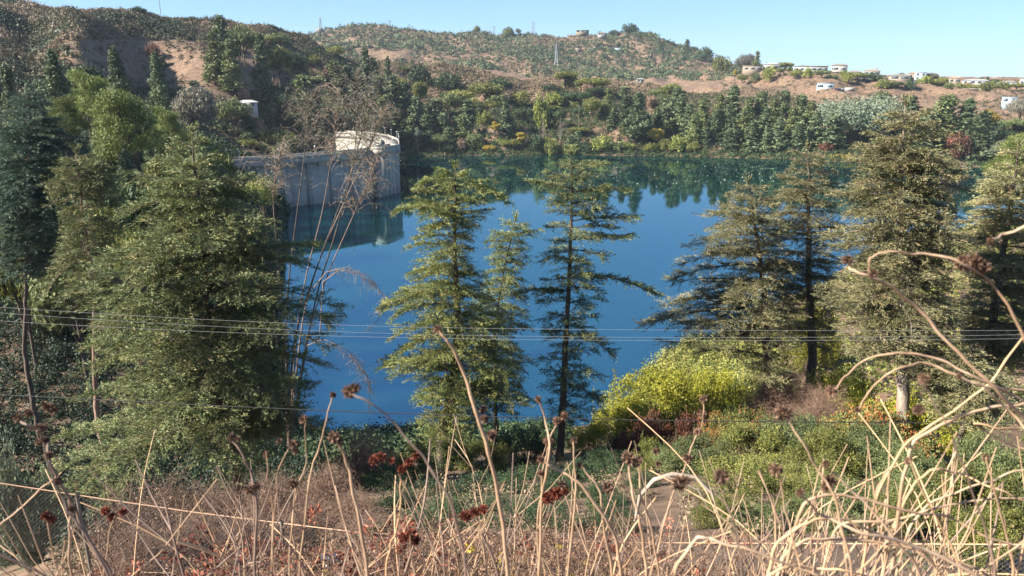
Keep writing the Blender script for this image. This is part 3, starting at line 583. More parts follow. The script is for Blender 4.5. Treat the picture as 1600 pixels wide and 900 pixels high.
# wispy leaning eucalyptus stems in front of the dam
def leaning_tree():
    D = 62; e0 = at_y(440, 590, D); base = np.array([e0[0], D, tz(e0[0], D)]); L0 = tuple(base)
    e = empty('eucalyptus_tree', L0); fm = MB()
    stems = [[(450, 620), (455, 540), (490, 430), (535, 310), (560, 235), (575, 150)], [(455, 620), (470, 500), (500, 400), (545, 300), (580, 225), (600, 170)],
             [(450, 620), (462, 520), (480, 420), (505, 330), (520, 230), (530, 140)], [(440, 620), (445, 500), (455, 400), (470, 290), (480, 200), (485, 150)],
             [(460, 620), (480, 520), (515, 420), (555, 330), (590, 250)], [(445, 620), (440, 480), (432, 380), (425, 300), (440, 230)], [(460, 620), (490, 470), (520, 380), (548, 280), (560, 190), (555, 120)]]
    for k, s in enumerate(stems):
        Dk = D+rnd(-3, 3); p = np.array([at_y(x, y, Dk) for x, y in s]); p[0] = base+[0, 0, -.3]
        t = np.linspace(0, 1, len(p)); tt = np.linspace(0, 1, 24); q = np.stack([np.interp(tt, t, p[:, j]) for j in range(3)], 1)
        for _ in range(3): q[1:-1] = (q[:-2]+2*q[1:-1]+q[2:])/4
        lm = MB(); lm.tube(q, np.linspace(.085, .015, 24), 6, cap=False)
        for i in range(44):
            f = rnd(.6, 1)**.6; c = np.array([np.interp(f, tt, q[:, j]) for j in range(3)]); a = rnd(0, 6.28); L = rnd(1.2, 3.6)*(1.3-f*.5)
            tip = c+[math.cos(a)*L*.75, math.sin(a)*L*.75, L*rnd(.1, .75)]; mid = (c+tip)/2+[0, 0, .15*L]; dn = tip+[math.cos(a)*.35*L, 0, -rnd(.1, .6)*L]
            lm.tube([c, mid, tip, dn], [.035, .025, .015, .006], 3, cap=False)
            for (aa, bb) in ((mid, tip), (tip, dn), (c, mid)):
                m = 4; s0 = aa+(bb-aa)*RG.random(m)[:, None]; dr = unit(m)*[1, 1, .6]+[0, 0, .15]; ln = rnd(.3, 1.0, m)
                spray(fm, s0, dr, ln, ln*.4, .17, .035, .16, .8, 1.2)
                for j in range(0, m, 2): lm.tube([s0[j], s0[j]+dr[j]*ln[j]-[0, 0, .3*ln[j]]], [.01, .004], 3, cap=False)
        local(lm, L0).build('stem', STALKD if k % 3 else BARK, e)
    # long arching bare branches over the water
    for s in ([(500, 520), (505, 440), (530, 422), (560, 428), (585, 445), (600, 462), (590, 500), (572, 520)], [(490, 450), (510, 425), (540, 418), (575, 430), (590, 450)],
              [(480, 540), (505, 530), (540, 545), (565, 570), (578, 600), (577, 640)], [(480, 530), (520, 540), (550, 560), (572, 585), (580, 610)]):
        p = np.array([at_y(x, y, D-14) for x, y in s]); lm = MB(); lm.tube(p, np.linspace(.04, .01, len(p)), 4, cap=False)
        m = 70; f = rnd(.35, 1, m)*(len(p)-1); i = np.minimum(f.astype(int), len(p)-2); c = p[i]+(p[i+1]-p[i])*(f-i)[:, None]
        dr = RG.normal(size=(m, 3))*.5+[0, 0, -.5]; ln = rnd(.3, 1.1, m)
        for j in range(m): lm.tube([c[j], c[j]+dr[j]*ln[j]*.5+[0, 0, .03], c[j]+dr[j]*ln[j]], [.012, .008, .004], 3, cap=False)
        spray(fm, c, dr, ln, ln*.2, .12, .03, .3, .8, 1.2)
        local(lm, L0).build('hanging_branch', STALKD, e)
    local(fm, L0).build('crown', WISP, e)
    tag(e, 'wispy pale tree of many thin leaning stems in front of the dam', 'tree')
leaning_tree()

ORD = ['first', 'second', 'third', 'fourth', 'fifth', 'sixth', 'seventh', 'eighth', 'ninth', 'tenth', 'eleventh', 'twelfth', 'thirteenth', 'fourteenth', 'fifteenth', 'sixteenth', 'seventeenth', 'eighteenth', 'nineteenth', 'twentieth']
TEN = {20: 'twenty', 30: 'thirty', 40: 'forty', 50: 'fifty', 60: 'sixty', 70: 'seventy', 80: 'eighty'}
def ordn(k):
    if k < 20: return ORD[k]
    t, u = divmod(k+1, 10); return (TEN[t*10]+'-'+ORD[u-1]) if u else {3: 'thirtieth', 4: 'fortieth', 5: 'fiftieth'}[t]
def number(objs, text):                    # objs: list of things; told apart by their place from left to right
    objs = sorted(objs, key=lambda o: o.location.x/max(.1, o.location.y))
    for k, o in enumerate(objs): o['label'] = text+', '+ordn(k)+' from the left'

# ------------------------------------------------------------------ brush nobody could count
def bushes(name, label, mat, pts, wd, ht, nleaf, size, cat='brush', tbase=None):
    """low rounded bushes at pts (N,3); widths wd, heights ht"""
    N = len(pts); u = RG.normal(size=(N, nleaf, 3)); u /= np.linalg.norm(u, axis=2)[..., None]; u[..., 2] = np.abs(u[..., 2])
    R = np.stack([wd/2, wd/2, ht], 1)[:, None]*(1+RG.normal(0, .16, (N, nleaf, 1)))*RG.uniform(.65, 1.05, (N, nleaf, 1))
    P = pts[:, None]+u*R; Nn = u+RG.normal(size=u.shape)*.45; D = np.cross(Nn, RG.normal(size=u.shape))
    t = (RG.random(N) if tbase is None else tbase)[:, None]+RG.normal(0, .09, (N, nleaf))
    sz = np.broadcast_to((size*(.5+.5*wd/wd.mean()))[:, None], (N, nleaf))*RG.uniform(.6, 1.3, (N, nleaf))
    mb = MB(); mb.leaves(P.reshape(-1, 3), D.reshape(-1, 3), Nn.reshape(-1, 3), sz.ravel(), sz.ravel()*.75, np.clip(t, 0, 1).ravel())
    return tag(mb.build(name, mat), label, cat, None, 'stuff')
def patchy(p, sc, lo=0., hi=1., amp=1.1):
    return np.clip((lo+hi)/2+fbm(p[:, 0]/sc+31, p[:, 1]/sc+17, 4)*amp+RG.normal(0, .13, len(p)), lo, hi)
def lsize(n, a, b): return np.clip(a*np.exp(np.abs(RG.normal(0, .55, n))), a, b)
def scatter(n, px0, px1, r0, r1, keep=None, zmin=.4):
    a = RG.uniform(az(px0), az(px1), n); r = np.sqrt(RG.uniform(r0*r0, r1*r1, n)); x, y = np.sin(a)*r, np.cos(a)*r; z = terrain(x, y)
    ok = z > zmin
    if keep is not None: ok &= keep(x, y, z, r, 800+1166*np.tan(a))
    return np.stack([x, y, z], 1)[ok]
def tocam(p):
    v = p-[0, 0, CAMZ]; yy = v[:, 1]*CP-v[:, 2]*SP; return 800+F*v[:, 0]/yy, 450-F*(v[:, 1]*SP+v[:, 2]*CP)/yy
def k_left(x, y, z, r, px):
    qx, qy = tocam(np.stack([x, y, z], 1)); m = fbm(x/35, y/35, 3)
    bare = ((qx > 285)*(qx < 440)*(qy > 85)*(qy < 175)) | ((qx > 110)*(qx < 310)*(qy > 62)*(qy < 140))
    return ~(bare & (RG.random(len(x)) < .93)) & (RG.random(len(x)) < .75+m)
p = scatter(33000, -60, 580, 300, 600, k_left)
bushes('chaparral', 'low brown and olive brush covering the left hillside above the dam', CHAP, p, lsize(len(p), 1.7, 6.5), lsize(len(p), .9, 3.2), 34, np.full(len(p), .75), tbase=np.clip(patchy(p, 26)-.45*((tocam(p)[0] > 420) & (tocam(p)[0] < 570)), 0, 1))  # brush tint lowered on the right-facing slope, painting in its shade
p = scatter(26000, 540, 1250, 480, 700, lambda x, y, z, r, px: (z > 20) & (RG.random(len(x)) < .8+fbm(x/30, y/30, 3)))
bushes('dry_hilltop_brush', 'reddish-brown dry brush covering the low ridge beyond the far shore', CHAP, p, lsize(len(p), 1.7, 6), lsize(len(p), .9, 3), 30, np.full(len(p), .8), tbase=np.clip(patchy(p, 40, .1, 1)+.12, 0, 1))
p = scatter(6500, 480, 1230, 900, 1420, lambda x, y, z, r, px: RG.random(len(x)) < .75+fbm(x/60, y/60, 3)*1.5)
p = np.vstack([p, scatter(3500, 480, 1200, 1150, 1400)])
bushes('distant_scrub', 'bluish and olive scrub over the high ridges in the distance', CHAP, p, lsize(len(p), 3.5, 15), lsize(len(p), 2, 8), 26, np.full(len(p), 1.8), tbase=patchy(p, 90, 0, .9))
p = scatter(6500, 480, 1240, 900, 1420, lambda x, y, z, r, px: RG.random(len(x)) < .55+fbm(x/50+7, y/50, 3)*2)
bushes('distant_woodland', 'small green trees and thickets dotted over the far hillside in view', CONI, p, lsize(len(p), 4, 15), lsize(len(p), 3, 10), 40, np.full(len(p), 2.0), tbase=np.clip(rnd(-.2, .8, len(p)), 0, 1))
p = scatter(2600, 1120, 1700, 560, 800, lambda x, y, z, r, px: RG.random(len(x)) < np.where(r < 620, .8, .42+fbm(x/25, y/25, 3)*1.0))
bushes('slope_scrub', 'scattered low scrub on the bare brown slope under the hilltop houses', CHAP, p, rnd(1.5, 4, len(p)), rnd(.8, 2.2, len(p)), 30, np.full(len(p), .8))
p = scatter(11000, 590, 1750, 425, 530, lambda x, y, z, r, px: (z < 26), .05)
bushes('shore_undergrowth', 'dark mixed undergrowth beneath the trees along the far shore', DARKG, p, rnd(1.5, 4.2, len(p)), rnd(1.2, 3.4, len(p)), 34, np.full(len(p), .7), tbase=rnd(0, 1.0, len(p)))
p = scatter(900, 600, 1750, 425, 452, lambda x, y, z, r, px: (z < 2.5), .02)
bushes('shore_reeds', 'tan and yellowish reeds and low bushes at the water line of the far shore', DRYB, p, rnd(.8, 2.2, len(p)), rnd(.8, 2, len(p)), 20, np.full(len(p), .5))
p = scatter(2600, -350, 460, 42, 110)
bushes('shade_tinted_undergrowth', 'low growth tinted dark as shade on the slope at the left behind the cedars', DARKG, p, rnd(.8, 2.4, len(p)), rnd(.5, 1.6, len(p)), 110, np.full(len(p), .2), tbase=rnd(-.1, .25, len(p)))  # leaf tints held at the dark end, deep shade put into the colour
p = scatter(11000, -350, 460, 105, 300)
bushes('valley_undergrowth', 'dark green undergrowth filling the valley below the left hillside', DARKG, p, rnd(1.5, 4.5, len(p)), rnd(1, 3.4, len(p)), 36, np.full(len(p), .6))
p = scatter(2500, 1000, 1800, 62, 260, None, .8)
bushes('bank_undergrowth', 'mixed green undergrowth on the right bank behind the cedars', SHRUBG, p, rnd(1, 3, len(p)), rnd(.8, 2.2, len(p)), 60, np.full(len(p), .35))

p = scatter(900, 430, 900, 56, 90, None, .1)
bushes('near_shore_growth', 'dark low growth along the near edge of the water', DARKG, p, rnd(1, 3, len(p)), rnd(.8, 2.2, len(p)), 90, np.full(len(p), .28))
p = scatter(900, 985, 1260, 56, 125, None, .1)
bushes('point_growth', 'yellow-green low growth on the point of land below the right-hand cedars', SHRUBG, p, rnd(1.5, 3.5, len(p)), rnd(1, 2.6, len(p)), 110, np.full(len(p), .28))
p = scatter(5000, 600, 1750, 430, 450, lambda x, y, z, r, px: (z < 3), .02)
bushes('waterline_growth', 'low olive growth along the water line of the far shore', OLIVE, p, rnd(.8, 2.4, len(p)), rnd(.6, 1.8, len(p)), 24, np.full(len(p), .5), tbase=rnd(0, .7, len(p)))
# ------------------------------------------------------------------ middle-distance trees on the left
GV = 'trees in the valley left of the dam'; GH = 'trees on the left hillside'
T_ = ptree
T_(6, 107, 210, 45, 'conifer_near', 'dark conifer cut off by the left edge, below the brushy hill', 'tree', GV)
T_(77, 80, 190, 55, 'conifer_near', 'tall rounded conifer leftmost of those standing up against the left hill', 'tree', GV)
T_(122, 86, 215, 42, 'round', 'small dark round tree beside the tall conifer at the left', 'tree', GV)
T_(176, 75, 235, 48, 'conifer_near', 'grey-green conifer behind the bright pines', 'tree', GV)
T_(240, 83, 250, 46, 'conifer_near', 'dark conifer standing alone against the shaded bare patch', 'tree', GV)
T_(143, 112, 140, 88, 'pine', 'bright yellow-green pine, left one of the pair of large bright pines', 'pine tree', 'bright pines in the valley')
T_(205, 141, 130, 100, 'pine', 'bright yellow-green pine, widest of the bright pines, over dark limbs', 'pine tree', 'bright pines in the valley')
T_(262, 168, 150, 62, 'pine', 'small bright pine at the right foot of the widest bright pine', 'pine tree', 'bright pines in the valley')
T_(90, 150, 120, 62, 'pine', 'small bright pine at the left foot of the pair, behind the bluish cedar', 'pine tree', 'bright pines in the valley')
T_(294, 121, 265, 66, 'greyround', 'grey-brown round tree just left of the sunlit bare slope', 'tree', GV)
for q in [(341, 26, 415, 34), (330, 50, 405, 26), (356, 62, 400, 24)]:
    T_(q[0], q[1], q[2], q[3], 'conifer', {341: 'tallest of the three dark conifers clustered on the bare slope', 330: 'left one of the three dark conifers clustered on the bare slope', 356: 'right one of the three dark conifers clustered on the bare slope'}[q[0]], 'tree', GH)
T_(405, 56, 405, 28, 'conifer', 'single dark conifer on the bare slope right of the cluster', 'tree', GH)
T_(376, 30, 450, 36, 'round', 'round dark tree on top of the hill behind the conifer cluster', 'tree', GH)
T_(364, 146, 330, 34, 'round', 'round tree just above the grey-roofed shed', 'tree', GV)
T_(432, 60, 450, 30, 'round', 'dark round tree on the hill crest right of the single conifer', 'tree', GH)
T_(460, 72, 470, 34, 'round', 'dark round tree low on the hill crest, before the far ridge starts', 'tree', GH)
for k, (a, b, c, d, kd) in enumerate([(310, 200, 215, 46, 'round'), (346, 194, 320, 44, 'conifer_near'), (386, 180, 330, 50, 'conifer_near'), (418, 196, 330, 40, 'round'), (330, 222, 190, 46, 'round'), (372, 230, 320, 44, 'round'), (290, 212, 190, 42, 'round'), (225, 198, 165, 34, 'conifer_near'), (428, 218, 325, 40, 'round'), (20, 165, 150, 60, 'conifer_near'), (165, 215, 130, 50, 'round'), (258, 232, 150, 46, 'round'), (40, 240, 110, 60, 'round'), (180, 270, 95, 70, 'round'), (245, 300, 95, 60, 'round'), (-30, 200, 120, 80, 'conifer_near'), (10, 330, 85, 90, 'round'), (95, 360, 80, 90, 'round'), (60, 190, 140, 60, 'conifer_near'), (110, 225, 130, 56, 'round'), (150, 175, 175, 50, 'conifer_near'), (190, 235, 120, 60, 'conifer_near'), (232, 265, 110, 60, 'round'), (135, 300, 90, 70, 'round'), (205, 335, 80, 70, 'round'), (50, 290, 95, 70, 'conifer_near'), (-10, 260, 100, 70, 'round'), (315, 245, 150, 50, 'round'), (345, 258, 140, 50, 'conifer_near'), (275, 190, 220, 40, 'round'), (400, 212, 330, 40, 'round'), (445, 195, 330, 36, 'round')]):
    T_(a, b, c, d, kd, 'dense mid-green tree crowded in the valley between the cedars and the dam', 'tree', 'crowded valley trees')
T_(407, 262, 110, 44, 'yround', 'bright yellow-green bush before the near end of the dam', 'bush')
# hillside beyond the dam
GD = 'dark trees on the slope beyond the dam'
T_(472, 118, 440, 46, 'conifer', 'rounded mid-green tree beyond the dam, left of the taller conifers', 'tree', GD)
T_(521, 95, 470, 34, 'conifer', 'dark spreading conifer beyond the dam, under the dip of the skyline', 'tree', GD)
T_(569, 77, 480, 22, 'conifer', 'tallest slender conifer beyond the dam, crossing the far ridge line', 'tree', GD)
VT = []
for (a, b, c, d, kd) in [(440, 140, 430, 36, 'round'), (455, 170, 425, 34, 'round'), (496, 140, 450, 30, 'conifer'), (508, 165, 430, 34, 'conifer'), (544, 104, 475, 26, 'conifer'), (552, 130, 460, 28, 'conifer'), (583, 92, 480, 20, 'conifer'), (590, 120, 465, 30, 'conifer'), (605, 90, 490, 18, 'conifer'), (612, 118, 475, 24, 'conifer'), (575, 155, 440, 30, 'conifer'), (545, 165, 430, 30, 'round'), (600, 150, 455, 32, 'conifer'), (631, 130, 475, 26, 'conifer'), (622, 165, 455, 28, 'conifer'), (648, 153, 465, 32, 'conifer'), (640, 185, 452, 26, 'conifer'), (677, 156, 465, 34, 'conifer'), (665, 180, 455, 26, 'conifer'), (690, 178, 455, 30, 'conifer'), (630, 200, 446, 26, 'round'), (662, 205, 446, 24, 'round'), (684, 206, 446, 26, 'round'), (655, 120, 500, 26, 'round'), (700, 140, 490, 30, 'round'), (470, 200, 428, 30, 'round'), (700, 200, 448, 24, 'conifer')]:
    T_(a, b, c, d, kd, 'dark tree crowded on the shaded slope just beyond the dam', 'tree', GD)
T_(651, 193, 442, 15, 'pale_euc', 'small pale narrow tree at the dark water edge right of the dam', 'tree')
# far shore
GF = 'dark conifers along the far shore'
T_(758, 124, 520, 52, 'round', 'wide mid-green round tree on the ridge slope above the yellow trees', 'tree')
T_(729, 156, 480, 30, 'conifer', 'dark conifer left of the narrow yellow tree', 'tree', GF)
T_(723, 180, 455, 40, 'conifer', 'broad dark conifer at the shore, first right of the shaded cove', 'tree', GF)
T_(758, 173, 465, 26, 'yshrub', 'yellow-green round bush above the narrow yellow tree', 'bush')
T_(773, 185, 452, 15, 'yellow', 'narrow bright yellow tree, tallest of the yellow trees on the far shore', 'tree', 'yellow trees on the far shore')
T_(816, 202, 450, 22, 'yellow', 'bright yellow tree second from the dam on the far shore', 'tree', 'yellow trees on the far shore')
T_(762, 222, 446, 28, 'yellow', 'low yellowish bush at the foot of the narrow yellow tree', 'tree', 'yellow trees on the far shore')
T_(787, 218, 446, 26, 'yshrub', 'low yellow-green bush between the two bright yellow trees', 'bush')
T_(720, 217, 446, 22, 'dshrub', 'pinkish dry bush at the shore under the broad dark conifer', 'bush')
T_(790, 162, 462, 28, 'conifer', 'dark conifer just right of the narrow yellow tree', 'tree', GF)
T_(846, 150, 475, 24, 'yshrub', 'yellow-green round bush alone in the dark slope above the shore road', 'bush')
T_(884, 107, 560, 36, 'round', 'green round tree on the crest of the low ridge', 'tree')
T_(926, 118, 550, 34, 'round', 'dark green tree on the low ridge crest, right of the first', 'tree')
T_(926, 146, 478, 28, 'round', 'green round tree above the road right of the utility pole', 'tree')
T_(849, 180, 452, 18, 'bare', 'leafless pale tree on the far shore, left of a second one', 'tree', 'leafless trees on the far shore')
T_(876, 181, 452, 18, 'bare', 'leafless pale tree on the far shore, right of the first', 'tree', 'leafless trees on the far shore')
T_(951, 139, 482, 22, 'conifer', 'conifer standing a little apart, first of the tall row from the left', 'tree', GF)
T_(978, 150, 478, 16, 'conifer', 'narrow dark conifer between two broader ones in the tall row', 'tree', GF)
T_(999, 146, 458, 32, 'conifer', 'tall broad conifer reaching the water, most prominent of the row', 'tree', GF)
T_(1025, 194, 456, 22, 'yellow', 'orange-yellow bush just right of the most prominent conifer', 'bush')
T_(1045, 232, 450, 10, 'dshrub', 'small reddish bush at the water line under the tall row', 'bush')
T_(1118, 172, 462, 20, 'conifer', 'narrow bluish conifer in front of the tall row', 'tree', GF)
T_(940, 212, 450, 36, 'yshrub', 'yellow-green bush at the shore left of the most prominent conifer', 'bush')
T_(1060, 212, 452, 24, 'yshrub', 'yellowish bush at the shore right of the orange-yellow one', 'bush')
for i, (a, b, c, d) in enumerate([(1028, 170, 470, 22), (1040, 165, 485, 22), (1057, 139, 490, 22), (1069, 147, 478, 22), (1080, 162, 465, 22), (1100, 153, 480, 24), (1088, 176, 458, 22), (1126, 147, 488, 24), (1140, 165, 465, 22), (1151, 135, 492, 30), (1164, 170, 462, 26), (1173, 152, 480, 24), (1190, 145, 485, 26), (1201, 168, 465, 26), (1212, 154, 480, 24), (1229, 143, 490, 28), (1240, 168, 468, 28), (1255, 150, 488, 26), (1268, 160, 475, 28), (1222, 185, 458, 26), (1180, 190, 457, 26), (1150, 195, 457, 26), (1250, 192, 457, 26), (1105, 200, 457, 22), (1280, 176, 466, 24), (960, 176, 466, 22), (1012, 180, 466, 20), (975, 190, 460, 22), (905, 205, 452, 22), (890, 212, 450, 20), (1140, 205, 456, 22), (1200, 200, 456, 24)]):
    T_(a, b, c, d, 'conifer', 'dark conifer crowded in the tall row along the far shore', 'tree', GF)
for (a, b, c, d, kd) in [(740, 205, 450, 24, 'gshrub'), (700, 222, 444, 22, 'gshrub'), (800, 216, 448, 22, 'gshrub'), (838, 208, 450, 24, 'gshrub'), (862, 212, 450, 24, 'gshrub'), (890, 222, 448, 22, 'gshrub'), (915, 222, 449, 24, 'gshrub'), (962, 220, 450, 22, 'gshrub'), (980, 222, 451, 22, 'gshrub'), (1018, 222, 451, 22, 'gshrub'), (1040, 214, 453, 20, 'gshrub'), (1080, 222, 452, 22, 'gshrub'), (905, 196, 462, 24, 'round'), (742, 150, 495, 30, 'gshrub'), (775, 146, 505, 28, 'gshrub'), (700, 112, 560, 34, 'gshrub'), (720, 135, 520, 30, 'round'), (810, 140, 520, 30, 'gshrub'), (822, 165, 480, 30, 'round'), (868, 165, 480, 30, 'round'), (905, 140, 520, 30, 'round'), (880, 140, 530, 24, 'gshrub'), (900, 120, 560, 30, 'gshrub'), (655, 98, 570, 24, 'gshrub'), (945, 160, 500, 26, 'round'), (860, 132, 550, 26, 'gshrub')]:
    T_(a, b, c, d, kd, 'green bush or small round tree mixed among the conifers beyond the lake', 'bush', 'round bushes beyond the lake')
HB, HL = [], []
for k in range(46):
    g = ground_at(rnd(600, 1130), rnd(112, 185), 455, 640)
    if g is None: continue
    R = math.hypot(g[0], g[1]); h = rnd(4, 9); t = tocam(np.array([[g[0], g[1], g[2]+h]])); HB.append(T_(t[0][0], t[1][0], R, rnd(16, 30), ['round', 'gshrub', 'gshrub', 'conifer', 'yshrub', 'gshrub'][k % 6] if k % 11 else 'dshrub', 'x', 'tree', 'trees dotted on the low ridge slope'))
number(HB, 'small tree dotted on the low ridge beyond the lake')
for k in range(40):
    g = ground_at(rnd(0, 560) if k % 2 else rnd(400, 580), rnd(50, 190), 290, 620)
    if g is None: continue
    R = math.hypot(g[0], g[1]); h = rnd(4, 9); t = tocam(np.array([[g[0], g[1], g[2]+h]])); HL.append(T_(t[0][0], t[1][0], R, rnd(16, 32), ['round', 'gshrub', 'gshrub', 'conifer', 'gshrub', 'dshrub'][k % 6], 'x', 'tree', 'trees dotted on the left hill'))
number(HL, 'small tree dotted on the brushy left hill')
T_(1345, 141, 475, 118, 'willow', 'very wide pale grey-green tree, largest crown on the far shore', 'tree')
T_(1303, 180, 462, 40, 'conifer', 'olive conifer before the left side of the wide pale tree', 'tree', GF)
T_(1417, 151, 478, 50, 'conifer', 'broad conifer just right of the wide pale tree', 'tree', GF)
T_(1483, 150, 478, 56, 'conifer', 'broadest dark conifer at right beyond the lake, under the bare slope', 'tree', GF)
T_(1450, 172, 470, 36, 'conifer', 'shorter conifer between the two broad ones at right beyond the lake', 'tree', GF)
T_(1515, 156, 482, 34, 'conifer', 'dark conifer touching the broadest one on its right', 'tree', GF)
T_(1538, 176, 470, 36, 'conifer', 'low dark conifer below the orange bush at right', 'tree', GF)
T_(1547, 164, 510, 26, 'yellow', 'orange-yellow bush below the blue-grey roof at right', 'bush')
T_(1582, 206, 95, 92, 'pine', 'rounded bright pine at the right edge behind the pale cedar', 'pine tree')
for (a, b, c, d, kd) in [(1560, 190, 490, 30, 'gshrub'), (1590, 182, 500, 34, 'round'), (1575, 215, 470, 40, 'greyround'), (1380, 212, 458, 30, 'gshrub'), (1290, 222, 455, 24, 'dshrub'), (1500, 205, 460, 30, 'dshrub'), (1600, 150, 560, 40, 'greyround'), (1382, 140, 640, 18, 'gshrub')]:
    T_(a, b, c, d, kd, 'bush at the foot of the bare slope at the right of the lake', 'bush', 'bushes right of the lake')
for (a, b) in [(1310, 240), (1330, 241), (1322, 243), (1300, 243)]:
    T_(a, b, 450, 22, 'yellow', 'low orange-yellow reedy bush on the small spit at the far shore', 'bush', 'orange-yellow bushes on the spit')
# skyline trees by the ridge houses
for (a, b, R, wd, kd, lb) in [(215, 9, 520, 12, 'round', 'small round tree alone on the skyline of the left hill'), (1075, 62, 1260, 20, 'conifer', 'slender tree on the skyline right of the high summit'),
    (1102, 72, 1200, 26, 'round', 'round tree on the skyline after the slender one'), (1165, 80, 1000, 44, 'greyround', 'brownish round tree on the skyline left of the first hilltop house'),
    (1184, 80, 830, 12, 'conifer', 'narrow dark tree standing next to the first hilltop house'), (1228, 95, 830, 22, 'round', 'green tree between the first and second hilltop houses'), (1258, 99, 840, 20, 'greyround', 'pale round tree behind the long white hilltop house'),
    (1457, 112, 800, 20, 'greyround', 'brownish round tree on the skyline right of the dark-windowed house'), (1478, 119, 800, 22, 'round', 'olive round tree on the skyline by the red-roofed house'), (1470, 123, 780, 18, 'yshrub', 'light green bush below the skyline by the red-roofed house'),
    (1535, 121, 800, 9, 'conifer', 'small palm-like tree on the skyline, left of two'), (1543, 120, 800, 9, 'conifer', 'small palm-like tree on the skyline, right of two'), (1557, 122, 790, 16, 'round', 'green round tree on the skyline at right'), (1585, 124, 790, 20, 'yellow', 'orange-leaved tree on the skyline near the right edge'),
    (985, 36, 1330, 36, 'round', 'dark trees crown on the highest summit of the far hills'), (1010, 52, 1300, 34, 'round', 'tree just right of the highest summit'), (1035, 62, 1280, 34, 'round', 'tree lower on the right shoulder of the highest hill'), (793, 41, 1310, 26, 'round', 'wide flat-topped tree on the far ridge skyline'), (745, 39, 1310, 12, 'round', 'small tall tree on the far ridge skyline left of the flat-topped one'), (810, 43, 1310, 16, 'greyround', 'pale tree touching the flat-topped tree on the far ridge'),
    (960, 46, 1330, 26, 'round', 'tree left of the highest summit'), (1055, 72, 1260, 24, 'round', 'low tree at the foot of the right shoulder of the high hill'), (1130, 84, 1100, 30, 'round', 'dark tree below the skyline left of the brownish one')]:
    T_(a, b, R, wd, kd, lb, 'tree', 'trees on the skyline')

GG = []
for k in range(46):
    px = 1150+k*10.2+rnd(-4, 4); yy = np.interp(px, [1150, 1250, 1350, 1450, 1600], [108, 112, 118, 126, 133]); up = rnd(-9, 5)
    GG.append(T_(px, yy+up, 775-rnd(0, 30) if k % 2 else 812, rnd(9, 20), ['round', 'round', 'conifer', 'gshrub', 'greyround', 'yshrub'][k % 6] if k % 12 else 'yellow', 'x', 'tree', 'garden trees among the hilltop houses'))
number(GG, 'small garden tree or bush among the hilltop houses')
# ------------------------------------------------------------------ houses
WHT = plain('white_stucco', (.235, .225, .21), .8); CRM = plain('cream_stucco', (.2, .165, .13), .8); GRYR = plain('grey_roof', (.3, .3, .31), .7); BRNR = plain('brown_roof', (.26, .2, .16), .8); REDR = plain('red_roof', (.4, .2, .13), .8); PALR = plain('pale_roof', (.19, .165, .14), .8)
GLS = plain('dark_glass', (.05, .07, .09), .15); BLUW = plain('blue_grey_wall', (.3, .38, .45), .7); DECK = plain('deck_timber', (.25, .18, .13), .8); TERR = plain('terracotta_fence', (.3, .16, .11), .8)
def house(label, pl, pr, ptop, pbot, R=None, wall=WHT, roof=PALR, hip=True, windows=4, storeys=1, deck=False, chimney=False, depth=9, group='hilltop houses'):
    if R == 320: g = ground_at((pl+pr)/2, pbot, 200); R = math.hypot(g[0], g[1])
    a, b = at_r(pl, pbot, R), at_r(pr, pbot, R); tp = at_r((pl+pr)/2, ptop, R)[2]; c = (a+b)/2; W = np.linalg.norm((b-a)[:2]); H = max(2.2, tp-c[2]); rz = math.atan2(b[1]-a[1], b[0]-a[0])
    
    if R < 1000: c[2] = max(c[2], tz(a[0], a[1])+.2, tz(b[0], b[1])+.2)
    e = empty('house', tuple(c), rz); rh = min(1.5, .3*H) if hip else .35; wh = H-rh; windows = max(2, int(windows*.7)) if R < 1000 else windows
    mb = MB(); mb.box((0, depth/2, (wh-5)/2), (W, depth, wh+5)); mb.build('wall', wall, e)
    mb = MB(); x, y = W/2+.5, depth/2+.5
    if hip:
        i = min(x*.6, y); V = [[-x, -.5, wh], [x, -.5, wh], [x, depth+.5, wh], [-x, depth+.5, wh], [-x+i, depth/2, wh+rh], [x-i, depth/2, wh+rh]]
        mb.add(V, [[0, 1, 5, 4], [2, 3, 4, 5]]); mb.add(V, [[1, 2, 5], [3, 0, 4]]); mb.add(V, [[3, 2, 1, 0]])
    else: mb.box((0, depth/2, wh+rh/2), (W+1, depth+1, rh))
    ro = mb.build('roof', roof, e)
    if chimney: mb = MB(); mb.box((W*.3, depth*.5, wh+rh+.3), (1.2, 1, 2)); mb.build('chimney', CRM, ro)
    for s in range(storeys):
        z = wh*(s+.5)/storeys; hh = min(1.7, wh/storeys*.62)
        for k in range(windows):
            xx = -W/2+W*(k+.5)/windows; ww = W/windows*rnd(.3, .8); xx += rnd(-.1, .1)*W/windows
            mb = MB(); mb.box((xx, -.02, z), (ww+.24, .1, hh+.24)); wn = mb.build('window', WHT if wall is not WHT else GRYR, e)
            mb = MB(); mb.box((xx, -.08, z), (ww, .06, hh)); mb.build('pane', GLS, wn)
    if deck:
        mb = MB(); mb.box((0, -1.6, .1), (W*.96, 3, .25)); d = mb.build('deck', DECK, e)
        mb = MB()
        for k in range(int(W/1.2)): mb.box((-W*.47+k*1.2, -3.0, .75), (.08, .08, 1.05))
        mb.box((0, -3.0, 1.3), (W*.95, .1, .1)); mb.build('railing', WHT, d)
        for k in (-.42, 0, .42): mb = MB(); mb.box((W*k, -2.6, -2), (.3, .3, 3.9)); mb.build('post', CRM, e)
    tag(e, label, 'house', group)
house('flat white house with a terrace, first hilltop house from the left on the right ridge', 1192, 1218, 101, 112, 800, WHT, GRYR, True, 4, 1, True)
house('low cream wing beside the first hilltop house, left of it', 1160, 1190, 104, 113, 795, CRM, PALR, False, 5, 1)
house('long low white house with a railed deck over the bare slope', 1238, 1292, 111, 120, 795, WHT, PALR, False, 9, 1, True)
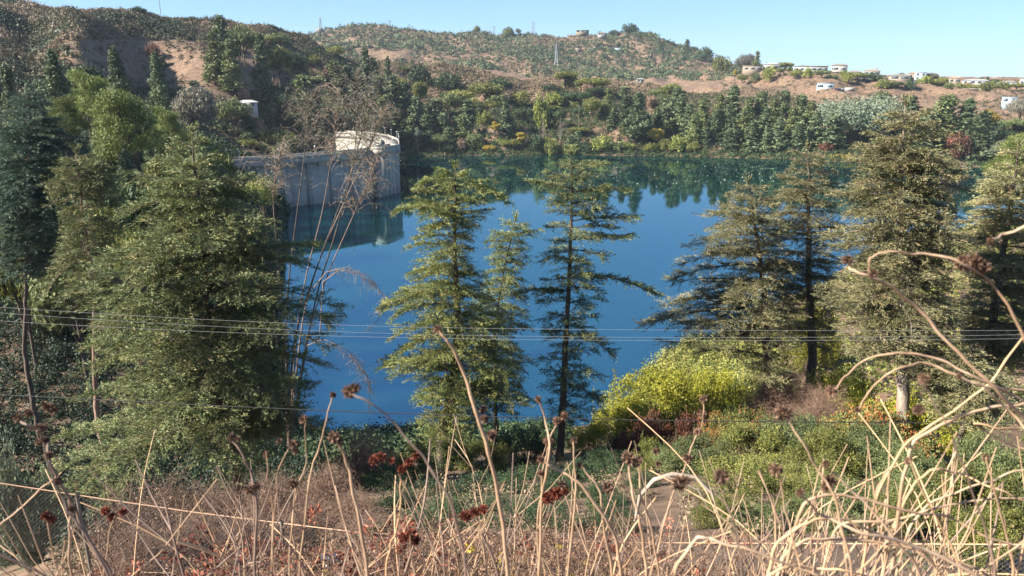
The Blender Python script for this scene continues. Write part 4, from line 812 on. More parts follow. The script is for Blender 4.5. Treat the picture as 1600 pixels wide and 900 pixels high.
house('white house with a shallow hipped roof, right of the long low one', 1297, 1322, 112, 125, 792, WHT, PALR, True, 4, 1, True)
house('white gabled house with tall windows at the middle of the ridge', 1323, 1345, 110, 125, 790, WHT, PALR, True, 4, 2)
house('two-storey house with a chimney, highest on the right ridge', 1347, 1374, 108, 124, 792, WHT, BRNR, True, 5, 2, True, True)
house('beige low house with several roofs above the white retaining wall', 1388, 1422, 116, 124, 790, CRM, PALR, True, 4, 1)
house('cream house with a hipped roof behind the dark-windowed house', 1418, 1434, 112, 122, 796, CRM, BRNR, True, 2, 1)
house('dark-windowed modern house with a railed terrace', 1428, 1446, 113, 125, 786, BLUW, GRYR, False, 3, 2, True)
house('small house with a reddish roof between garden trees', 1482, 1500, 120, 130, 785, CRM, REDR, True, 3)
house('long grey-roofed house low on the ridge, right of the red-roofed one', 1502, 1546, 126, 133, 782, WHT, GRYR, True, 7)
house('grey house above the long brown bank, second from the right edge', 1556, 1588, 128, 137, 778, BLUW, PALR, True, 5)
house('bright white house cut by the right edge', 1592, 1625, 122, 134, 778, WHT, WHT, False, 3)
house('blue-white pavilion on the bare slope below the hilltop houses', 1275, 1301, 136, 146, 700, BLUW, PALR, False, 4, 1, group='slope buildings')
house('blue-roofed low building on the slope near the right edge', 1565, 1588, 152, 160, 640, BLUW, BLUW, False, 4, 1, group='slope buildings')
house('small grey-roofed shed on the left hillside above the dam', 374, 404, 171, 182, 320, GRYR, GRYR, True, 1, 1, depth=7, group='slope buildings')
for k, (a, b, c, d, w_, r_, lb) in enumerate([(936, 950, 76, 83, WHT, GRYR, 'grey and white house in the middle of the far hillside, left of the large one'), (950, 975, 74, 83, BLUW, GRYR, 'wide bluish house in the middle of the far hillside'), (978, 1002, 82, 95, WHT, GRYR, 'large white-walled house under the highest summit'), (1003, 1016, 84, 93, BLUW, PALR, 'bluish house touching the large white-walled one'), (1000, 1012, 73, 80, CRM, BRNR, 'small tan house among trees under the summit'), (899, 906, 74, 82, CRM, PALR, 'tiny yellow-lit house left on the far hillside'), (919, 934, 73, 80, WHT, PALR, 'small pale house left of the wide bluish one'), (900, 920, 47, 51, CRM, BRNR, 'long brown-roofed house on the far skyline left of the summit'), (934, 948, 50, 55, WHT, PALR, 'white house just under the far skyline'), (1045, 1060, 84, 92, WHT, PALR, 'small white house on the far right shoulder'), (994, 1006, 122, 128, WHT, WHT, 'single white roof in the saddle between the two ridges')]):
    house(lb, a, b, c, d, 1230 if k != 10 else 640, w_, r_, k % 2 == 0, 3, 1 + (k == 2), group='houses on the far hillside')
for k, (a, b, c, d) in enumerate([(494, 505, 44, 50), (508, 520, 46, 52), (540, 551, 52, 57), (556, 568, 52, 57), (575, 584, 53, 58), (590, 604, 54, 59), (612, 622, 55, 60), (628, 640, 55, 60), (646, 656, 55, 60), (664, 684, 51, 59), (690, 700, 54, 60), (706, 716, 56, 61), (722, 740, 57, 62)]):
    house('tiny white house in the row along the far left ridge', a, b, c, d, 1290 if k > 1 else 1270, WHT, PALR if k % 2 else GRYR, k % 3 > 0, 3, group='row of tiny houses on the far ridge')
def wall_line(name, label, cat, pts, R, hgt, mat, thick=.5):
    q = np.array([at_r(x, y, R) for x, y in pts]); mb = MB()
    for a, b in zip(q[:-1], q[1:]):
        n_ = np.array([-(b-a)[1], (b-a)[0], 0]); n_ /= np.linalg.norm(n_); n_ *= thick
        V = [a, b, b+n_, a+n_]; V = V+[v-[0, 0, hgt] for v in V]
        mb.add(V, [[0, 1, 2, 3], [7, 6, 5, 4], [0, 4, 5, 1], [1, 5, 6, 2], [2, 6, 7, 3], [3, 7, 4, 0]])
    return tag(mb.build(name, mat), label, cat)
wall_line('retaining_wall', 'curved white retaining wall stepping down below the ridge houses', 'wall', [(1348, 128), (1372, 131), (1395, 130), (1424, 131)], 775, 5.5, WHT)
wall_line('retaining_wall', 'white wall beside the blue-white pavilion', 'wall', [(1302, 139), (1320, 137), (1336, 136)], 705, 3, WHT)
wall_line('garden_fence', 'brown garden fence below the light green bushes on the ridge', 'fence', [(1438, 138), (1460, 139), (1484, 140)], 762, 2.5, TERR)
wall_line('retaining_wall', 'grey retaining wall on the bank at far right', 'wall', [(1500, 137), (1530, 138), (1556, 140)], 765, 2, PALR)

# ------------------------------------------------------------------ masts, poles, road fence
STEEL = plain('grey_steel', (.25, .27, .3), .5); WOOD = plain('pole_wood', (.2, .14, .1), .9); RUSTM = plain('rusty_fence', (.3, .15, .09), .8)
def pylon(label, px, top, bot, R, wpx):
    b = at_r(px, bot, R); t = at_r(px, top, R)[2]; H = t-b[2]; W = wpx*R/1150; e = empty('transmission_tower', (b[0], b[1], b[2]-2)); H += 2; r = .16+H*.005
    for sx, sy in ((-1, -1), (1, -1), (1, 1), (-1, 1)):
        mb = MB(); mb.tube([[sx*W/2, sy*W/2, 0], [sx*W*.16, sy*W*.16, H*.6], [sx*W*.08, sy*W*.08, H]], [r, r, r*.8], 4); mb.build('leg', STEEL, e)
    mb = MB()
    for k in range(9):
        z0, z1 = H*k/9, H*(k+1)/9; f = lambda z: (W/2+(W*.16-W/2)*z/(H*.6)) if z < H*.6 else W*.16+(W*.08-W*.16)*(z-H*.6)/(H*.4)
        a, c = f(z0), f(z1)
        for s in (-1, 1):
            mb.tube([[-a, s*a, z0], [c, s*c, z1]], r*.55, 3, cap=False); mb.tube([[a, s*a, z0], [-c, s*c, z1]], r*.55, 3, cap=False); mb.tube([[s*a, -a, z0], [s*c, c, z1]], r*.55, 3, cap=False)
    mb.build('bracing', STEEL, e)
    for z in (.7, .82, .93): mb = MB(); mb.tube([[-W*.62, 0, H*z], [W*.62, 0, H*z]], r*.8, 4); mb.build('crossarm', STEEL, e)
    tag(e, label, 'transmission tower', 'transmission towers')
pylon('lattice tower on the skyline, farthest left of the lattice towers', 501, 27, 44, 1300, 4)
pylon('lattice tower on the skyline above the row of tiny houses', 609, 31, 43, 1320, 4)
pylon('lattice tower on the skyline right of the flat-topped tree', 833, 33, 50, 1330, 6)
pylon('small lattice mast left of the flat-topped tree', 772, 40, 52, 1330, 4)
pylon('tall lattice tower standing on the far hillside below the ridge', 869, 68, 106, 1050, 6)
def pole(label, px, top, R, arms=1, r=.16):
    p = at_r(px, top, R); z = tz(p[0], p[1]); e = empty('utility_pole', (p[0], p[1], z)); mb = MB(); mb.tube([[0, 0, -.5], [0, 0, p[2]-z]], [r, r*.7], 6); mb.build('post', WOOD, e)
    for k in range(arms): mb = MB(); mb.box((0, 0, p[2]-z-.5-k*1.2), (2.4, .14, .14)); mb.build('crossarm', WOOD, e)
    tag(e, label, 'utility pole')
pole('wooden utility pole by the road above the far shore', 905, 165, 470, 1)
pole('thin bare pole on the skyline of the left hill', 247, -12, 520, 0, .2)
pole('slender pole beside the bare slope of the left hill, beyond the dam', 424, 145, 440, 1)
mbp = []; e = empty('road_fence', tuple(at_r(840, 198, 470)))
prev = None; L0 = np.array(e.location)
for k, px in enumerate(range(800, 1020, 8)):
    p = gaze(px, 470); mb = MB(); mb.tube([p-L0-[0, 0, .3], p-L0+[0, 0, 1.7]], .09, 4); mb.build('post', RUSTM, e)
    if prev is not None: mb = MB(); mb.tube([prev-L0+[0, 0, 1.6], p-L0+[0, 0, 1.6]], .06, 4); mb.tube([prev-L0+[0, 0, .8], p-L0+[0, 0, .8]], .05, 4); mb.build('rail', RUSTM, e)
    prev = p
tag(e, 'long rusty fence along the road above the far shore', 'fence')

# ------------------------------------------------------------------ on the water
BIRD = plain('white_feathers', (.65, .64, .62), .7); FLT = plain('pale_float', (.45, .44, .42), .5)
def bird_proto():
    e = MB(); n = 10
    t = np.linspace(0, 1, n); x = -.22+.44*t; r = np.maximum(.012, .1*np.sin(np.pi*np.clip(t*1.02, 0, 1))**.8)
    e.tube(np.stack([x, 0*x, .07+.03*(t-.4)], 1), r, 7); e.tube([[.16, 0, .1], [.2, 0, .19], [.26, 0, .22], [.34, 0, .205]], [.035, .04, .045, .008], 6)
    for s in (-1, 1): e.add([[.12, s*.09, .12], [-.3, s*.03, .14], [-.1, s*.11, .06]], [[0, 1, 2]])
    return e.build('water_bird', BIRD, None, True)
B0 = bird_proto(); first = True
for k in range(70):
    px = rnd(930, 1215) if k % 3 else rnd(1100, 1215); py = 262+rnd(0, 1)**1.3*32-(px-930)*.02 if k % 4 else rnd(255, 300)
    if k % 9 == 0: px = rnd(800, 960); py = rnd(262, 275)
    p = on_plane(px, py, 0); b = B0 if first else B0.copy()
    if not first: COL.objects.link(b)
    first = False; b.location = tuple(p); b.rotation_euler = (0, 0, rnd(0, 6.28)); s = rnd(.6, .95); b.scale = (s, s, s)
    tag(b, 'small white bird resting on the lake in the loose flock near the far shore', 'bird', 'white birds on the lake')
e = empty('float_line', tuple(on_plane(672, 322, 0))); L0 = np.array(e.location)
P_ = np.array([on_plane(622+k*2.6, 321.5+k*.03+.6*math.sin(k*.4), .06) for k in range(42)]); mb = MB(); mb.tube(P_-L0, .05, 4); mb.build('cable', STEEL, e)
for q in P_[::1]: mb = MB(); mb.tube([q-L0-[.22, 0, 0], q-L0-[.12, 0, 0], q-L0+[.12, 0, 0], q-L0+[.22, 0, 0]], [.03, .15, .15, .03], 6); mb.build('float', FLT, e)
tag(e, 'line of small pale floats stretched across the water before the dam', 'float line')

# ------------------------------------------------------------------ shrubs on the near slope
def proto_near(W, H, n, size, mat, spikes=70, twigmat=BARK, name='shrub', nl=30):
    e = empty(name); tm = MB(); lob = []
    for i in range(nl):
        a = rnd(0, 6.28); r = W/2*math.sqrt(rnd(0, 1))*.85; z = H*rnd(.2, .85)*(1-(r/W*2)**2*.6); s = W*.12*rnd(.6, 1.4)
        c = np.array([math.cos(a)*r, math.sin(a)*r, z]); lob.append((c, (s, s, min(s, z)*rnd(.8, 1.1))))
        tm.tube([[c[0]*.15, c[1]*.15, -.3], c*[.6, .6, .5], c], [.035, .022, .01], 3, cap=False)
    fm = MB(); lobes_foliage(fm, lob, n, size, .55, .8, aspect=.5)
    m = spikes; P = np.array([lob[k][0] for k in RG.integers(0, nl, m)])+RG.normal(0, .08*W, (m, 3))*[1, 1, .3]; D = RG.normal(0, .3, (m, 3))+[0, 0, 1]; ln = rnd(.15, .3, m)*H
    spray(fm, P, D, ln, ln*0, size, size*.45, size*.3, .8, .9)
    for k in range(m): tm.tube([P[k], P[k]+D[k]*ln[k]], [.008, .003], 3, cap=False)
    tm.build('stems', twigmat, e); fm.build('foliage', mat, e); e['h'] = H; e['w'] = W; return e
def proto_twiggy(W, H, n, mat, leafm, nleaf=2500, name='dry_shrub'):
    e = empty(name); tm = MB()
    for k in range(n):
        a = rnd(0, 6.28); r = W/2*rnd(.1, 1); z = H*rnd(.35, 1)*(1-(2*r/W)**2*.5); q = np.array([math.cos(a)*r, math.sin(a)*r, z]); c = np.array([math.cos(a)*r*.25, math.sin(a)*r*.25, 0])
        m_ = (c+q)/2+RG.normal(0, .06*W, 3); tm.tube([c, m_, q], [.016, .01, .004], 3, cap=False)
        for j in range(3):
            s = m_+(q-m_)*rnd(0, 1); tm.tube([s, s+RG.normal(0, .1*W, 3)*[1, 1, .8]], [.007, .003], 3, cap=False)
    tm.build('twigs', mat, e); fm = MB(); lobes_foliage(fm, [((0, 0, H*.4), (W*.5, W*.5, H*.6))], nleaf, .07, .7, 1); fm.build('dry_leaves', leafm, e); e['h'] = H; e['w'] = W; return e
PROTO['n_bright'] = [proto_near(6, 4, 15000, .14, YGREEN), proto_near(5.5, 4, 14000, .14, YGREEN)]
PROTO['n_green'] = [proto_near(4, 2.6, 13000, .1, SHRUBG), proto_near(4, 2.8, 13000, .1, SHRUBG, 130), proto_near(4, 2.8, 11000, .11, OLIVE, 130)]
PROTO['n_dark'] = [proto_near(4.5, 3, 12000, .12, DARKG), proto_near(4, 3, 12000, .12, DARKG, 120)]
PROTO['n_orange'] = [proto_near(4, 2.6, 9000, .13, ORANGE, 120), proto_near(3.6, 2.6, 9000, .13, ORANGE, 120)]
PROTO['n_red'] = [proto_near(3.5, 2.6, 8000, .13, REDBR, 60)]
PROTO['n_pale'] = [proto_near(3.5, 3, 5000, .16, GREYG, 120)]
PROTO['n_dry'] = [proto_twiggy(4, 2.2, 420, REDBARK, DRYB), proto_twiggy(4, 2.6, 480, REDBARK, DRYB)]
PROTO['n_pink'] = [proto_twiggy(5, 4, 800, REDBARK, DRYB, 7000)]
def S_(px, top, w_, R, kind, label, group=None): return ptree(px, top, R, w_*1.08, kind, label, 'bush', group)
GS = 'shrubs on the near slope'
S_(1050, 566, 185, 60, 'n_bright', 'largest bright yellow-green bush beside the water, at the foot of the right-hand stand', GS)
S_(1122, 560, 120, 61, 'n_bright', 'yellow-green bush under the low limbs of the spreading cedar, right of the largest bright one', GS)
S_(985, 612, 130, 55, 'n_bright', 'bright bush at the water left of and below the largest bright one', GS)
S_(930, 655, 90, 52, 'n_bright', 'small bright bush nearest the dark tiered cedar', GS)
S_(1275, 455, 95, 80, 'n_bright', 'bright bush seen between the trunks of the right-hand stand', GS)
S_(1330, 552, 120, 56, 'n_bright', 'light green bush behind the fruiting bushes at right', GS)
S_(1450, 590, 130, 46, 'n_bright', 'light green bush between the pale bare trunk and the right edge', GS)
S_(1020, 640, 90, 44, 'n_red', 'dark red-brown bush in front of the largest bright bush', GS)
S_(1086, 640, 66, 44, 'n_red', 'dark red-brown bush, second from left in the row with orange fruit', GS)
S_(978, 670, 56, 41, 'n_red', 'small dark red bush near the water left of the other red ones', GS)
S_(1066, 668, 40, 38, 'n_red', 'smallest red bush, low before the two darker ones', GS)
S_(1130, 640, 60, 41, 'n_orange', 'orange-fruited bush next to the dark red-brown pair', GS)
S_(1180, 638, 74, 41, 'n_orange', 'orange-fruited bush below the pinkish dry one', GS)
S_(1330, 645, 105, 38, 'n_orange', 'orange-fruited bush left of the pale bare trunk', GS)
S_(1395, 632, 105, 41, 'n_orange', 'orange-fruited bush right at the pale bare trunk', GS)
S_(1225, 562, 110, 54, 'n_pink', 'large rounded pinkish dry bush behind the orange-fruited ones', GS)
S_(1290, 600, 100, 50, 'n_pink', 'brown leafless thicket between the pinkish bush and the pale trunk', GS)
for (a, b, c, d, k) in [(1100, 692, 130, 32, 'n_green'), (1180, 672, 150, 34, 'n_green'), (1245, 655, 150, 36, 'n_green'), (1300, 688, 120, 29, 'n_green'), (1165, 735, 140, 25, 'n_green'), (1225, 765, 160, 21, 'n_green'), (1285, 735, 140, 24, 'n_green'), (1380, 700, 120, 30, 'n_green'), (1345, 765, 150, 22, 'n_green'), (1450, 735, 130, 26, 'n_green'), (1052, 705, 70, 32, 'n_green'), (1135, 800, 110, 18, 'n_green'), (1180, 815, 120, 17, 'n_green'), (1440, 790, 160, 20, 'n_green'), (1540, 735, 150, 25, 'n_green'), (1600, 690, 120, 30, 'n_green'), (1280, 800, 150, 18, 'n_green'), (1020, 700, 70, 34, 'n_green'), (1370, 660, 90, 34, 'n_green'), (1540, 800, 150, 19, 'n_green'), (1440, 705, 90, 33, 'n_green'), (1560, 680, 110, 33, 'n_green'), (1500, 745, 110, 26, 'n_green')]:
    S_(a, b-12, c*rnd(.75, 1.05), d, k, 'leafy green shrub in the dense thicket at the lower right', 'green thicket shrubs')
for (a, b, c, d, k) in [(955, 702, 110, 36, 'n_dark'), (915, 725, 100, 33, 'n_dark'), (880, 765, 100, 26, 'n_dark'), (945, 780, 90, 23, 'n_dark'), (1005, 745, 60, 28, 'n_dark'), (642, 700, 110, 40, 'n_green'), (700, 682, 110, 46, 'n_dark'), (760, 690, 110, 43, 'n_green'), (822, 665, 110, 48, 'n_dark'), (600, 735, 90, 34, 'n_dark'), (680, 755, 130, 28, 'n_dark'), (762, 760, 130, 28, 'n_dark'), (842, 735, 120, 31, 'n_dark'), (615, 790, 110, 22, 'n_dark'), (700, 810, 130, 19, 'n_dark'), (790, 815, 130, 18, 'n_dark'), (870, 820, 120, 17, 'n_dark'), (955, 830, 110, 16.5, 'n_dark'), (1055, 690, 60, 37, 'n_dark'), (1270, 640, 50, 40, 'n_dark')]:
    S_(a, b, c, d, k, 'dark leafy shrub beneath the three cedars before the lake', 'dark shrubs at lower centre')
S_(8, 676, 80, 38, 'n_pale', 'pale-leaved bush at the left edge in deep shade', GS)
for (a, b, c, d) in [(190, 752, 150, 20), (262, 735, 150, 22), (335, 750, 130, 20), (425, 735, 130, 23), (505, 722, 120, 27), (565, 668, 105, 36), (548, 765, 120, 22), (470, 785, 130, 18), (385, 795, 140, 17), (290, 800, 150, 16.5), (210, 810, 130, 16), (580, 810, 110, 17)]:
    S_(a, b, c, d, 'n_dry', 'leafless pinkish-brown twiggy bush below the broad dense cedar', 'twiggy bushes at lower left')
p = scatter(1500, -60, 1750, 15, 60, lambda x, y, z, r, px: ~((px > 1030)*(px < 1110)*(r < 24)) & ~((px > 1400)*(px < 1560)*(r < 38)*(r > 27)))
bushes('slope_litter_plants', 'low dry and green ground plants on the near slope', CHAP, p, rnd(.3, 1.1, len(p)), rnd(.2, .7, len(p)), 60, np.full(len(p), .1), tbase=rnd(.1, 1, len(p)))
e = empty('fallen_branch', tuple(at_r(1075, 775, 16.5))); L0 = np.array(e.location)
def px_tube(pts, R, r): return np.array([at_r(x, y, R) for x, y in pts])-L0
mb = MB(); mb.tube(px_tube([(985, 850), (1000, 775), (1022, 750), (1050, 741), (1085, 745), (1112, 770), (1120, 800)], 16.3, 0), [.03, .05, .06, .06, .05, .04, .02], 6); mb.build('bough', PALEBARK, e, True)
mb = MB(); mb.tube(px_tube([(1040, 745), (1062, 752), (1090, 765), (1105, 790)], 16.1, 0), [.03, .03, .025, .015], 5); mb.build('side_bough', PALEBARK, e, True)
tag(e, 'bowed pale dead branch arching over the bare earth patch', 'branch')

def smooth(q, n):
    t = np.linspace(0, 1, len(q)); tt = np.linspace(0, 1, n); q = np.stack([np.interp(tt, t, q[:, k]) for k in range(3)], 1)
    for _ in range(3): q[1:-1] = (q[:-2]+2*q[1:-1]+q[2:])/4
    return q
# ------------------------------------------------------------------ wires, fence, sign
ALU = plain('wire_aluminium', (.22, .22, .22), .4); BLKW = plain('black_cable', (.03, .03, .03), .6)
def wire(label, pts, D, mat, r=.005):
    q = np.array([at_y(x, y, D) for x, y in pts]); t = np.linspace(0, 1, len(q)); tt = np.linspace(0, 1, 60)
    w_ = smooth(q, 60)
    for _ in range(60): w_[1:-1] = (w_[:-2]+2*w_[1:-1]+w_[2:])/4
    mb = MB(); mb.tube(w_, r, 4); tag(mb.build('overhead_wire', mat), label, 'wire', 'overhead wires')
wire('thin pale overhead wire, uppermost of the four crossing the view', [(-250, 462), (0, 481), (500, 512), (1000, 516), (1600, 518), (1900, 512)], 24, ALU)
wire('thin pale overhead wire, second from the top', [(-250, 470), (0, 490), (500, 523), (1100, 530), (1600, 524), (1900, 516)], 24.5, ALU)
wire('thin pale overhead wire, third from the top', [(-250, 484), (0, 503), (500, 529), (1100, 534), (1600, 530), (1900, 524)], 24, ALU)
wire('dark overhead cable, lowest and straightest of the four', [(-250, 603), (0, 617), (500, 643), (900, 657), (1300, 660), (1700, 662), (1900, 660)], 20, BLKW, .015)
GAL = plain('galvanised_wire', (.16, .14, .12), .5)
e = empty('chain_link_fence', tuple(at_r(560, 870, 10))); L0 = np.array(e.location)
FP = [(-200, 720), (0, 755), (150, 778), (300, 800), (420, 815), (560, 832), (700, 840), (1000, 848), (1600, 851), (1900, 845)]
def fence_pt(px):
    R = np.interp(px, [-200, 0, 560, 1600, 1900], [15.5, 14, 10.2, 9.4, 9.6]); py = np.interp(px, [a for a, _ in FP], [b for _, b in FP]); return at_r(px, py, R)
FX = np.arange(-200, 1900, 20); TP = np.array([fence_pt(x) for x in FX])-L0
mb = MB(); mb.tube(TP, .011, 6); mb.build('top_rail', plain('rail_steel', (.32, .2, .13), .5), e)
for k in range(0, len(TP), 16):
    mb = MB(); mb.tube([TP[k]+[0, 0, .05], TP[k]-[0, 0, 1.7]], .03, 6); mb.build('post', GAL, e)
S = np.concatenate([[0], np.cumsum(np.linalg.norm(np.diff(TP, axis=0), axis=1))]); PT = lambda s: np.stack([np.interp(s, S, TP[:, k]) for k in range(3)], -1)
mb = MB(); hh = 1.3; s0 = np.arange(0, S[-1]-hh, .07)
for sg in (0, 1):
    for s in s0:
        t = np.linspace(0, 1, 3); q = PT(s+hh*(t if sg else 1-t)); q[:, 2] -= hh*t; mb.tube(q, .0014, 3, cap=False)
mb.build('mesh', GAL, e); tag(e, 'chain-link fence with a thin rail running across the foot of the slope', 'fence')
p = at_r(517, 866, 8.6); e = empty('trail_sign', (p[0], p[1], tz(p[0], p[1])), -math.atan2(p[0], p[1])); hz = p[2]-e.location[2]
SB = plain('sign_blue', (.02, .16, .42), .5); SWh = plain('sign_white', (.75, .75, .75), .5)
mb = MB(); mb.box((0, 0, hz-.07), (.25, .012, .14)); pan = mb.build('panel', SB, e)
for k, (xx, ww) in enumerate([(0, .15), (.01, .17), (.02, .12), (.03, .1)]):
    mb = MB(); mb.box((xx-.01, -.009, hz-.03-.026*k), (ww*.9, .004, .007)); mb.build('lettering', SWh, pan)
mb = MB(); mb.box((-.03, 0, hz-.165), (.175, .012, .055)); mb.build('lower_strip', SWh, e)
mb = MB(); mb.tube([[0, .02, -.3], [0, .02, hz-.05]], .018, 6); mb.build('post', WOOD, e)
tag(e, 'small blue sign with white lettering among the dry stalks at the fence', 'sign')

# ------------------------------------------------------------------ dry plants at the feet of the viewer
def ribbons(mb, base, top, bend, wd, t, n=7):
    M = len(base); s = np.linspace(0, 1, n)[None, :, None]
    P = base[:, None]*(1-s)+top[:, None]*s+bend[:, None]*(4*s*(1-s)); side = np.cross(top-base, RG.normal(size=(M, 3))); side /= np.linalg.norm(side, axis=1)[:, None]
    w_ = (wd[:, None]*np.linspace(1, .35, n)[None])[..., None]*.5; A, B = P-side[:, None]*w_, P+side[:, None]*w_
    V = np.stack([A, B], 2).reshape(M, 2*n, 3); i = (np.arange(M)*2*n)[:, None]; j = np.arange(n-1)[None]*2
    mb.add(V.reshape(-1, 3), np.stack([i+j, i+j+1, i+j+3, i+j+2], -1).reshape(-1, 4), np.repeat(t, n-1)); return P[:, -1]
def dry_mass(name, label, n, px0, px1, r0, r1, ytop, mat, headmat=None, hs=.02, wd=.006, tt=(0, .85), leanx=.24):
    px = rnd(px0, px1, n); R = np.exp(rnd(math.log(r0), math.log(r1), n)); a = np.arctan2(px-800, 1000); x, y = np.sin(a)*R, np.cos(a)*R; z = terrain(x, y)
    py = np.array([ytop(v) for v in px])+np.abs(RG.normal(0, 34, n))-10; tan = np.tan(PITCH-np.arctan((450-py)/F)); zt = CAMZ-R*tan; h = np.clip(zt-z, .12, 1.7)
    b = np.stack([x, y, z-.05], 1); tp = b+np.stack([RG.normal(0, leanx, n)*h, RG.normal(.05, .06, n)*h, h*rnd(.75, 1.0, n)], 1)
    gap = (np.abs(px-517) < 34) & (R < 8.7)
    b[gap, 2] -= 0; tp[gap] = b[gap]+(tp[gap]-b[gap])*.12
    mb = MB(); end = ribbons(mb, b, tp, RG.normal(0, .2, (n, 3))*np.array([1, .25, .5])*h[:, None]*(1+.8*(RG.random((n, 1)) < .3)), wd*rnd(.5, 1.5, n)*(1+R/6), np.clip(rnd(*tt, n), 0, 1))
    o = tag(mb.build(name, mat), label, 'dry plants', None, 'stuff')
    if headmat:
        k = 26; hm = MB(); sc = hs*rnd(.6, 1.5, n); C_ = np.repeat(end, k, 0); u = unit(n*k); P = C_+u*np.repeat(sc, k)[:, None]*rnd(.4, 1, n*k)[:, None]
        hm.leaves(P, u, RG.normal(size=u.shape), np.repeat(sc, k)*.8, np.repeat(sc, k)*.4, np.clip(np.repeat(rnd(0, 1, n), k)+RG.normal(0, .15, n*k), 0, 1)); tag(hm.build(name.replace('stems', 'heads'), headmat), label.replace('stems', 'seed heads'), 'dry plants', None, 'stuff')
yt = lambda v: float(np.interp(v, [0, 60, 120, 200, 330, 450, 560, 650, 800, 900, 1000, 1080, 1180, 1300, 1420, 1600], [860, 872, 860, 830, 820, 790, 830, 822, 812, 822, 806, 856, 872, 856, 832, 806]))
dry_mass('fine_stems', 'tangled fine dry stems filling the bottom of the view', 7600, -40, 1640, 3.0, 9.5, yt, DRYB, HEAD, .016, .0026)
dry_mass('near_stems', 'very fine dry stems close to the viewer along the bottom edge', 3400, -40, 1640, 2.2, 4.5, lambda v: yt(v)+12, DRYB, HEAD, .009, .0018, (.1, .9))
dry_mass('rust_stems', 'short dry stems with rust-red flower clusters at the lower left', 520, -20, 640, 2.4, 7, lambda v: yt(v)-8, DRYB, RUST, .026, .0028)
dry_mass('rust_stems', 'scattered dry stems with rust-red clusters at the lower middle', 90, 620, 1350, 2.4, 6, lambda v: yt(v)-15, DRYB, RUST, .022, .0028)
dry_mass('flower_stems', 'a few yellow flower stems near the bottom edge', 60, 340, 1000, 2.2, 5, lambda v: 868, SHRUBG, FLOW, .016, .005)
dry_mass('low_straw', 'pale dry straw low at the bottom of the view', 2600, -40, 1640, 3.4, 8, lambda v: yt(v)+40, DRYB, None, .02, .005, (.4, 1))

def headball(r, mat, n=170, spiky=1.0, name='seed_head'):
    mb = MB(); u = unit(n); mb.leaves(u*r*.35, u+RG.normal(0, .25, (n, 3)), RG.normal(size=(n, 3)), r*.75*rnd(.6, 1.2, n)*spiky, r*.28, np.clip(RG.normal(.5, .25, n), 0, 1))
    uu = unit(60); mb.leaves(uu*r*.5, np.cross(uu, RG.normal(size=uu.shape)), uu, np.full(60, r*.5), np.full(60, r*.4), np.full(60, .2))
    me = mb.build(name, mat); m = me.data; bpy.data.objects.remove(me); return m
HM = [headball(1, HEAD), headball(1, HEAD, 120, 1.2), headball(1, RUST, 200, .9)]
def put_head(parent, p, r, k=0):
    o = bpy.data.objects.new('seed_head', HM[k]); COL.objects.link(o); o.parent = parent; o.location = tuple(p); o.scale = (r, r, r*rnd(.8, 1.25)); o.rotation_euler = (rnd(0, 3), rnd(0, 3), rnd(0, 3))
def stalk(label, pts, D, wpx, heads=(), mat=STALK, group=None, zig=.0022, taper=.55, cat='dry stalk'):
    """a stem through the seen points (tip first), rooted in the ground; heads: (x, y, radius px, kind)"""
    q = [at_y(x, y, D+rnd(-.02, .02)) for x, y in pts]; last = q[-1]; g = tz(last[0], D)
    if last[2] > g: q.append(np.array([last[0]+(last[0]-q[-2][0])*.4, D*rnd(.97, 1.03), g-.04]))
    q = smooth(np.array(q), 9*len(q)); nz_ = np.cumsum(RG.normal(0, zig, (len(q), 3)), 0); nz_ -= np.linspace(0, 1, len(q))[:, None]*nz_[-1]; q += nz_*.55
    for _ in range(2): q[1:-1] = (q[:-2]+2*q[1:-1]+q[2:])/4
    L0 = q[-1].copy()
    e = empty('dry_stalk', tuple(L0)); r = wpx/2*D/F*.82; mb = MB(); rr = r*np.linspace(taper, 1.15, len(q))*(1+RG.normal(0, .07, len(q)))
    mb.tube(q-L0, rr, 6, cap=False); mb.build('stem', mat, e, True)
    for (x, y, hr, k) in heads: put_head(e, at_y(x, y, D)-L0, hr*D/F, k)
    return tag(e, label, cat, group)
stalk('thick tan stalk leaning left across the yellowish cedar, with one clubbed tip', [(684, 516), (700, 533), (722, 575), (745, 635), (765, 705), (782, 790), (794, 905)], 1.25, 9, [(684, 515, 9, 0), (755, 640, 8, 0), (757, 655, 8, 0), (768, 680, 9, 0)])
stalk('blurred dark stalk whose shaggy head hangs over the water left of centre', [(545, 610), (580, 628), (625, 665), (665, 705), (705, 770), (735, 905)], .85, 6, [(546, 612, 13, 0), (556, 606, 9, 1)], STALKD)
stalk('thin straight tan stalk rising before the lake beside the broad cedar', [(520, 616), (512, 650), (503, 690), (488, 740), (470, 905)], 1.5, 4, [(520, 617, 6, 0)])
stalk('thick stalk with a pale round head left of the blue sign', [(526, 690), (540, 730), (558, 800), (576, 905)], 1.2, 9, [(523, 684, 11, 1), (530, 690, 8, 0)])
stalk('long diagonal stalk at right rising to a small dark tip above the cedars', [(1326, 403), (1333, 425), (1350, 435), (1385, 445), (1430, 480), (1490, 545), (1560, 610), (1640, 690), (1700, 900)], 1.1, 8, [(1324, 406, 9, 0)])
stalk('arching stalk at right carrying the big shaggy brown head', [(1363, 425), (1368, 400), (1400, 393), (1450, 397), (1500, 408), (1545, 430), (1580, 480), (1640, 600), (1690, 900)], 1.05, 6, [(1364, 427, 8, 0), (1505, 411, 14, 0), (1522, 410, 15, 0), (1535, 418, 12, 0)])
stalk('short stalk entering from the right edge with a brown tip, uppermost at right', [(1548, 376), (1570, 368), (1600, 355), (1680, 330), (1750, 500), (1790, 900)], 1.0, 8, [(1548, 376, 7, 0)])
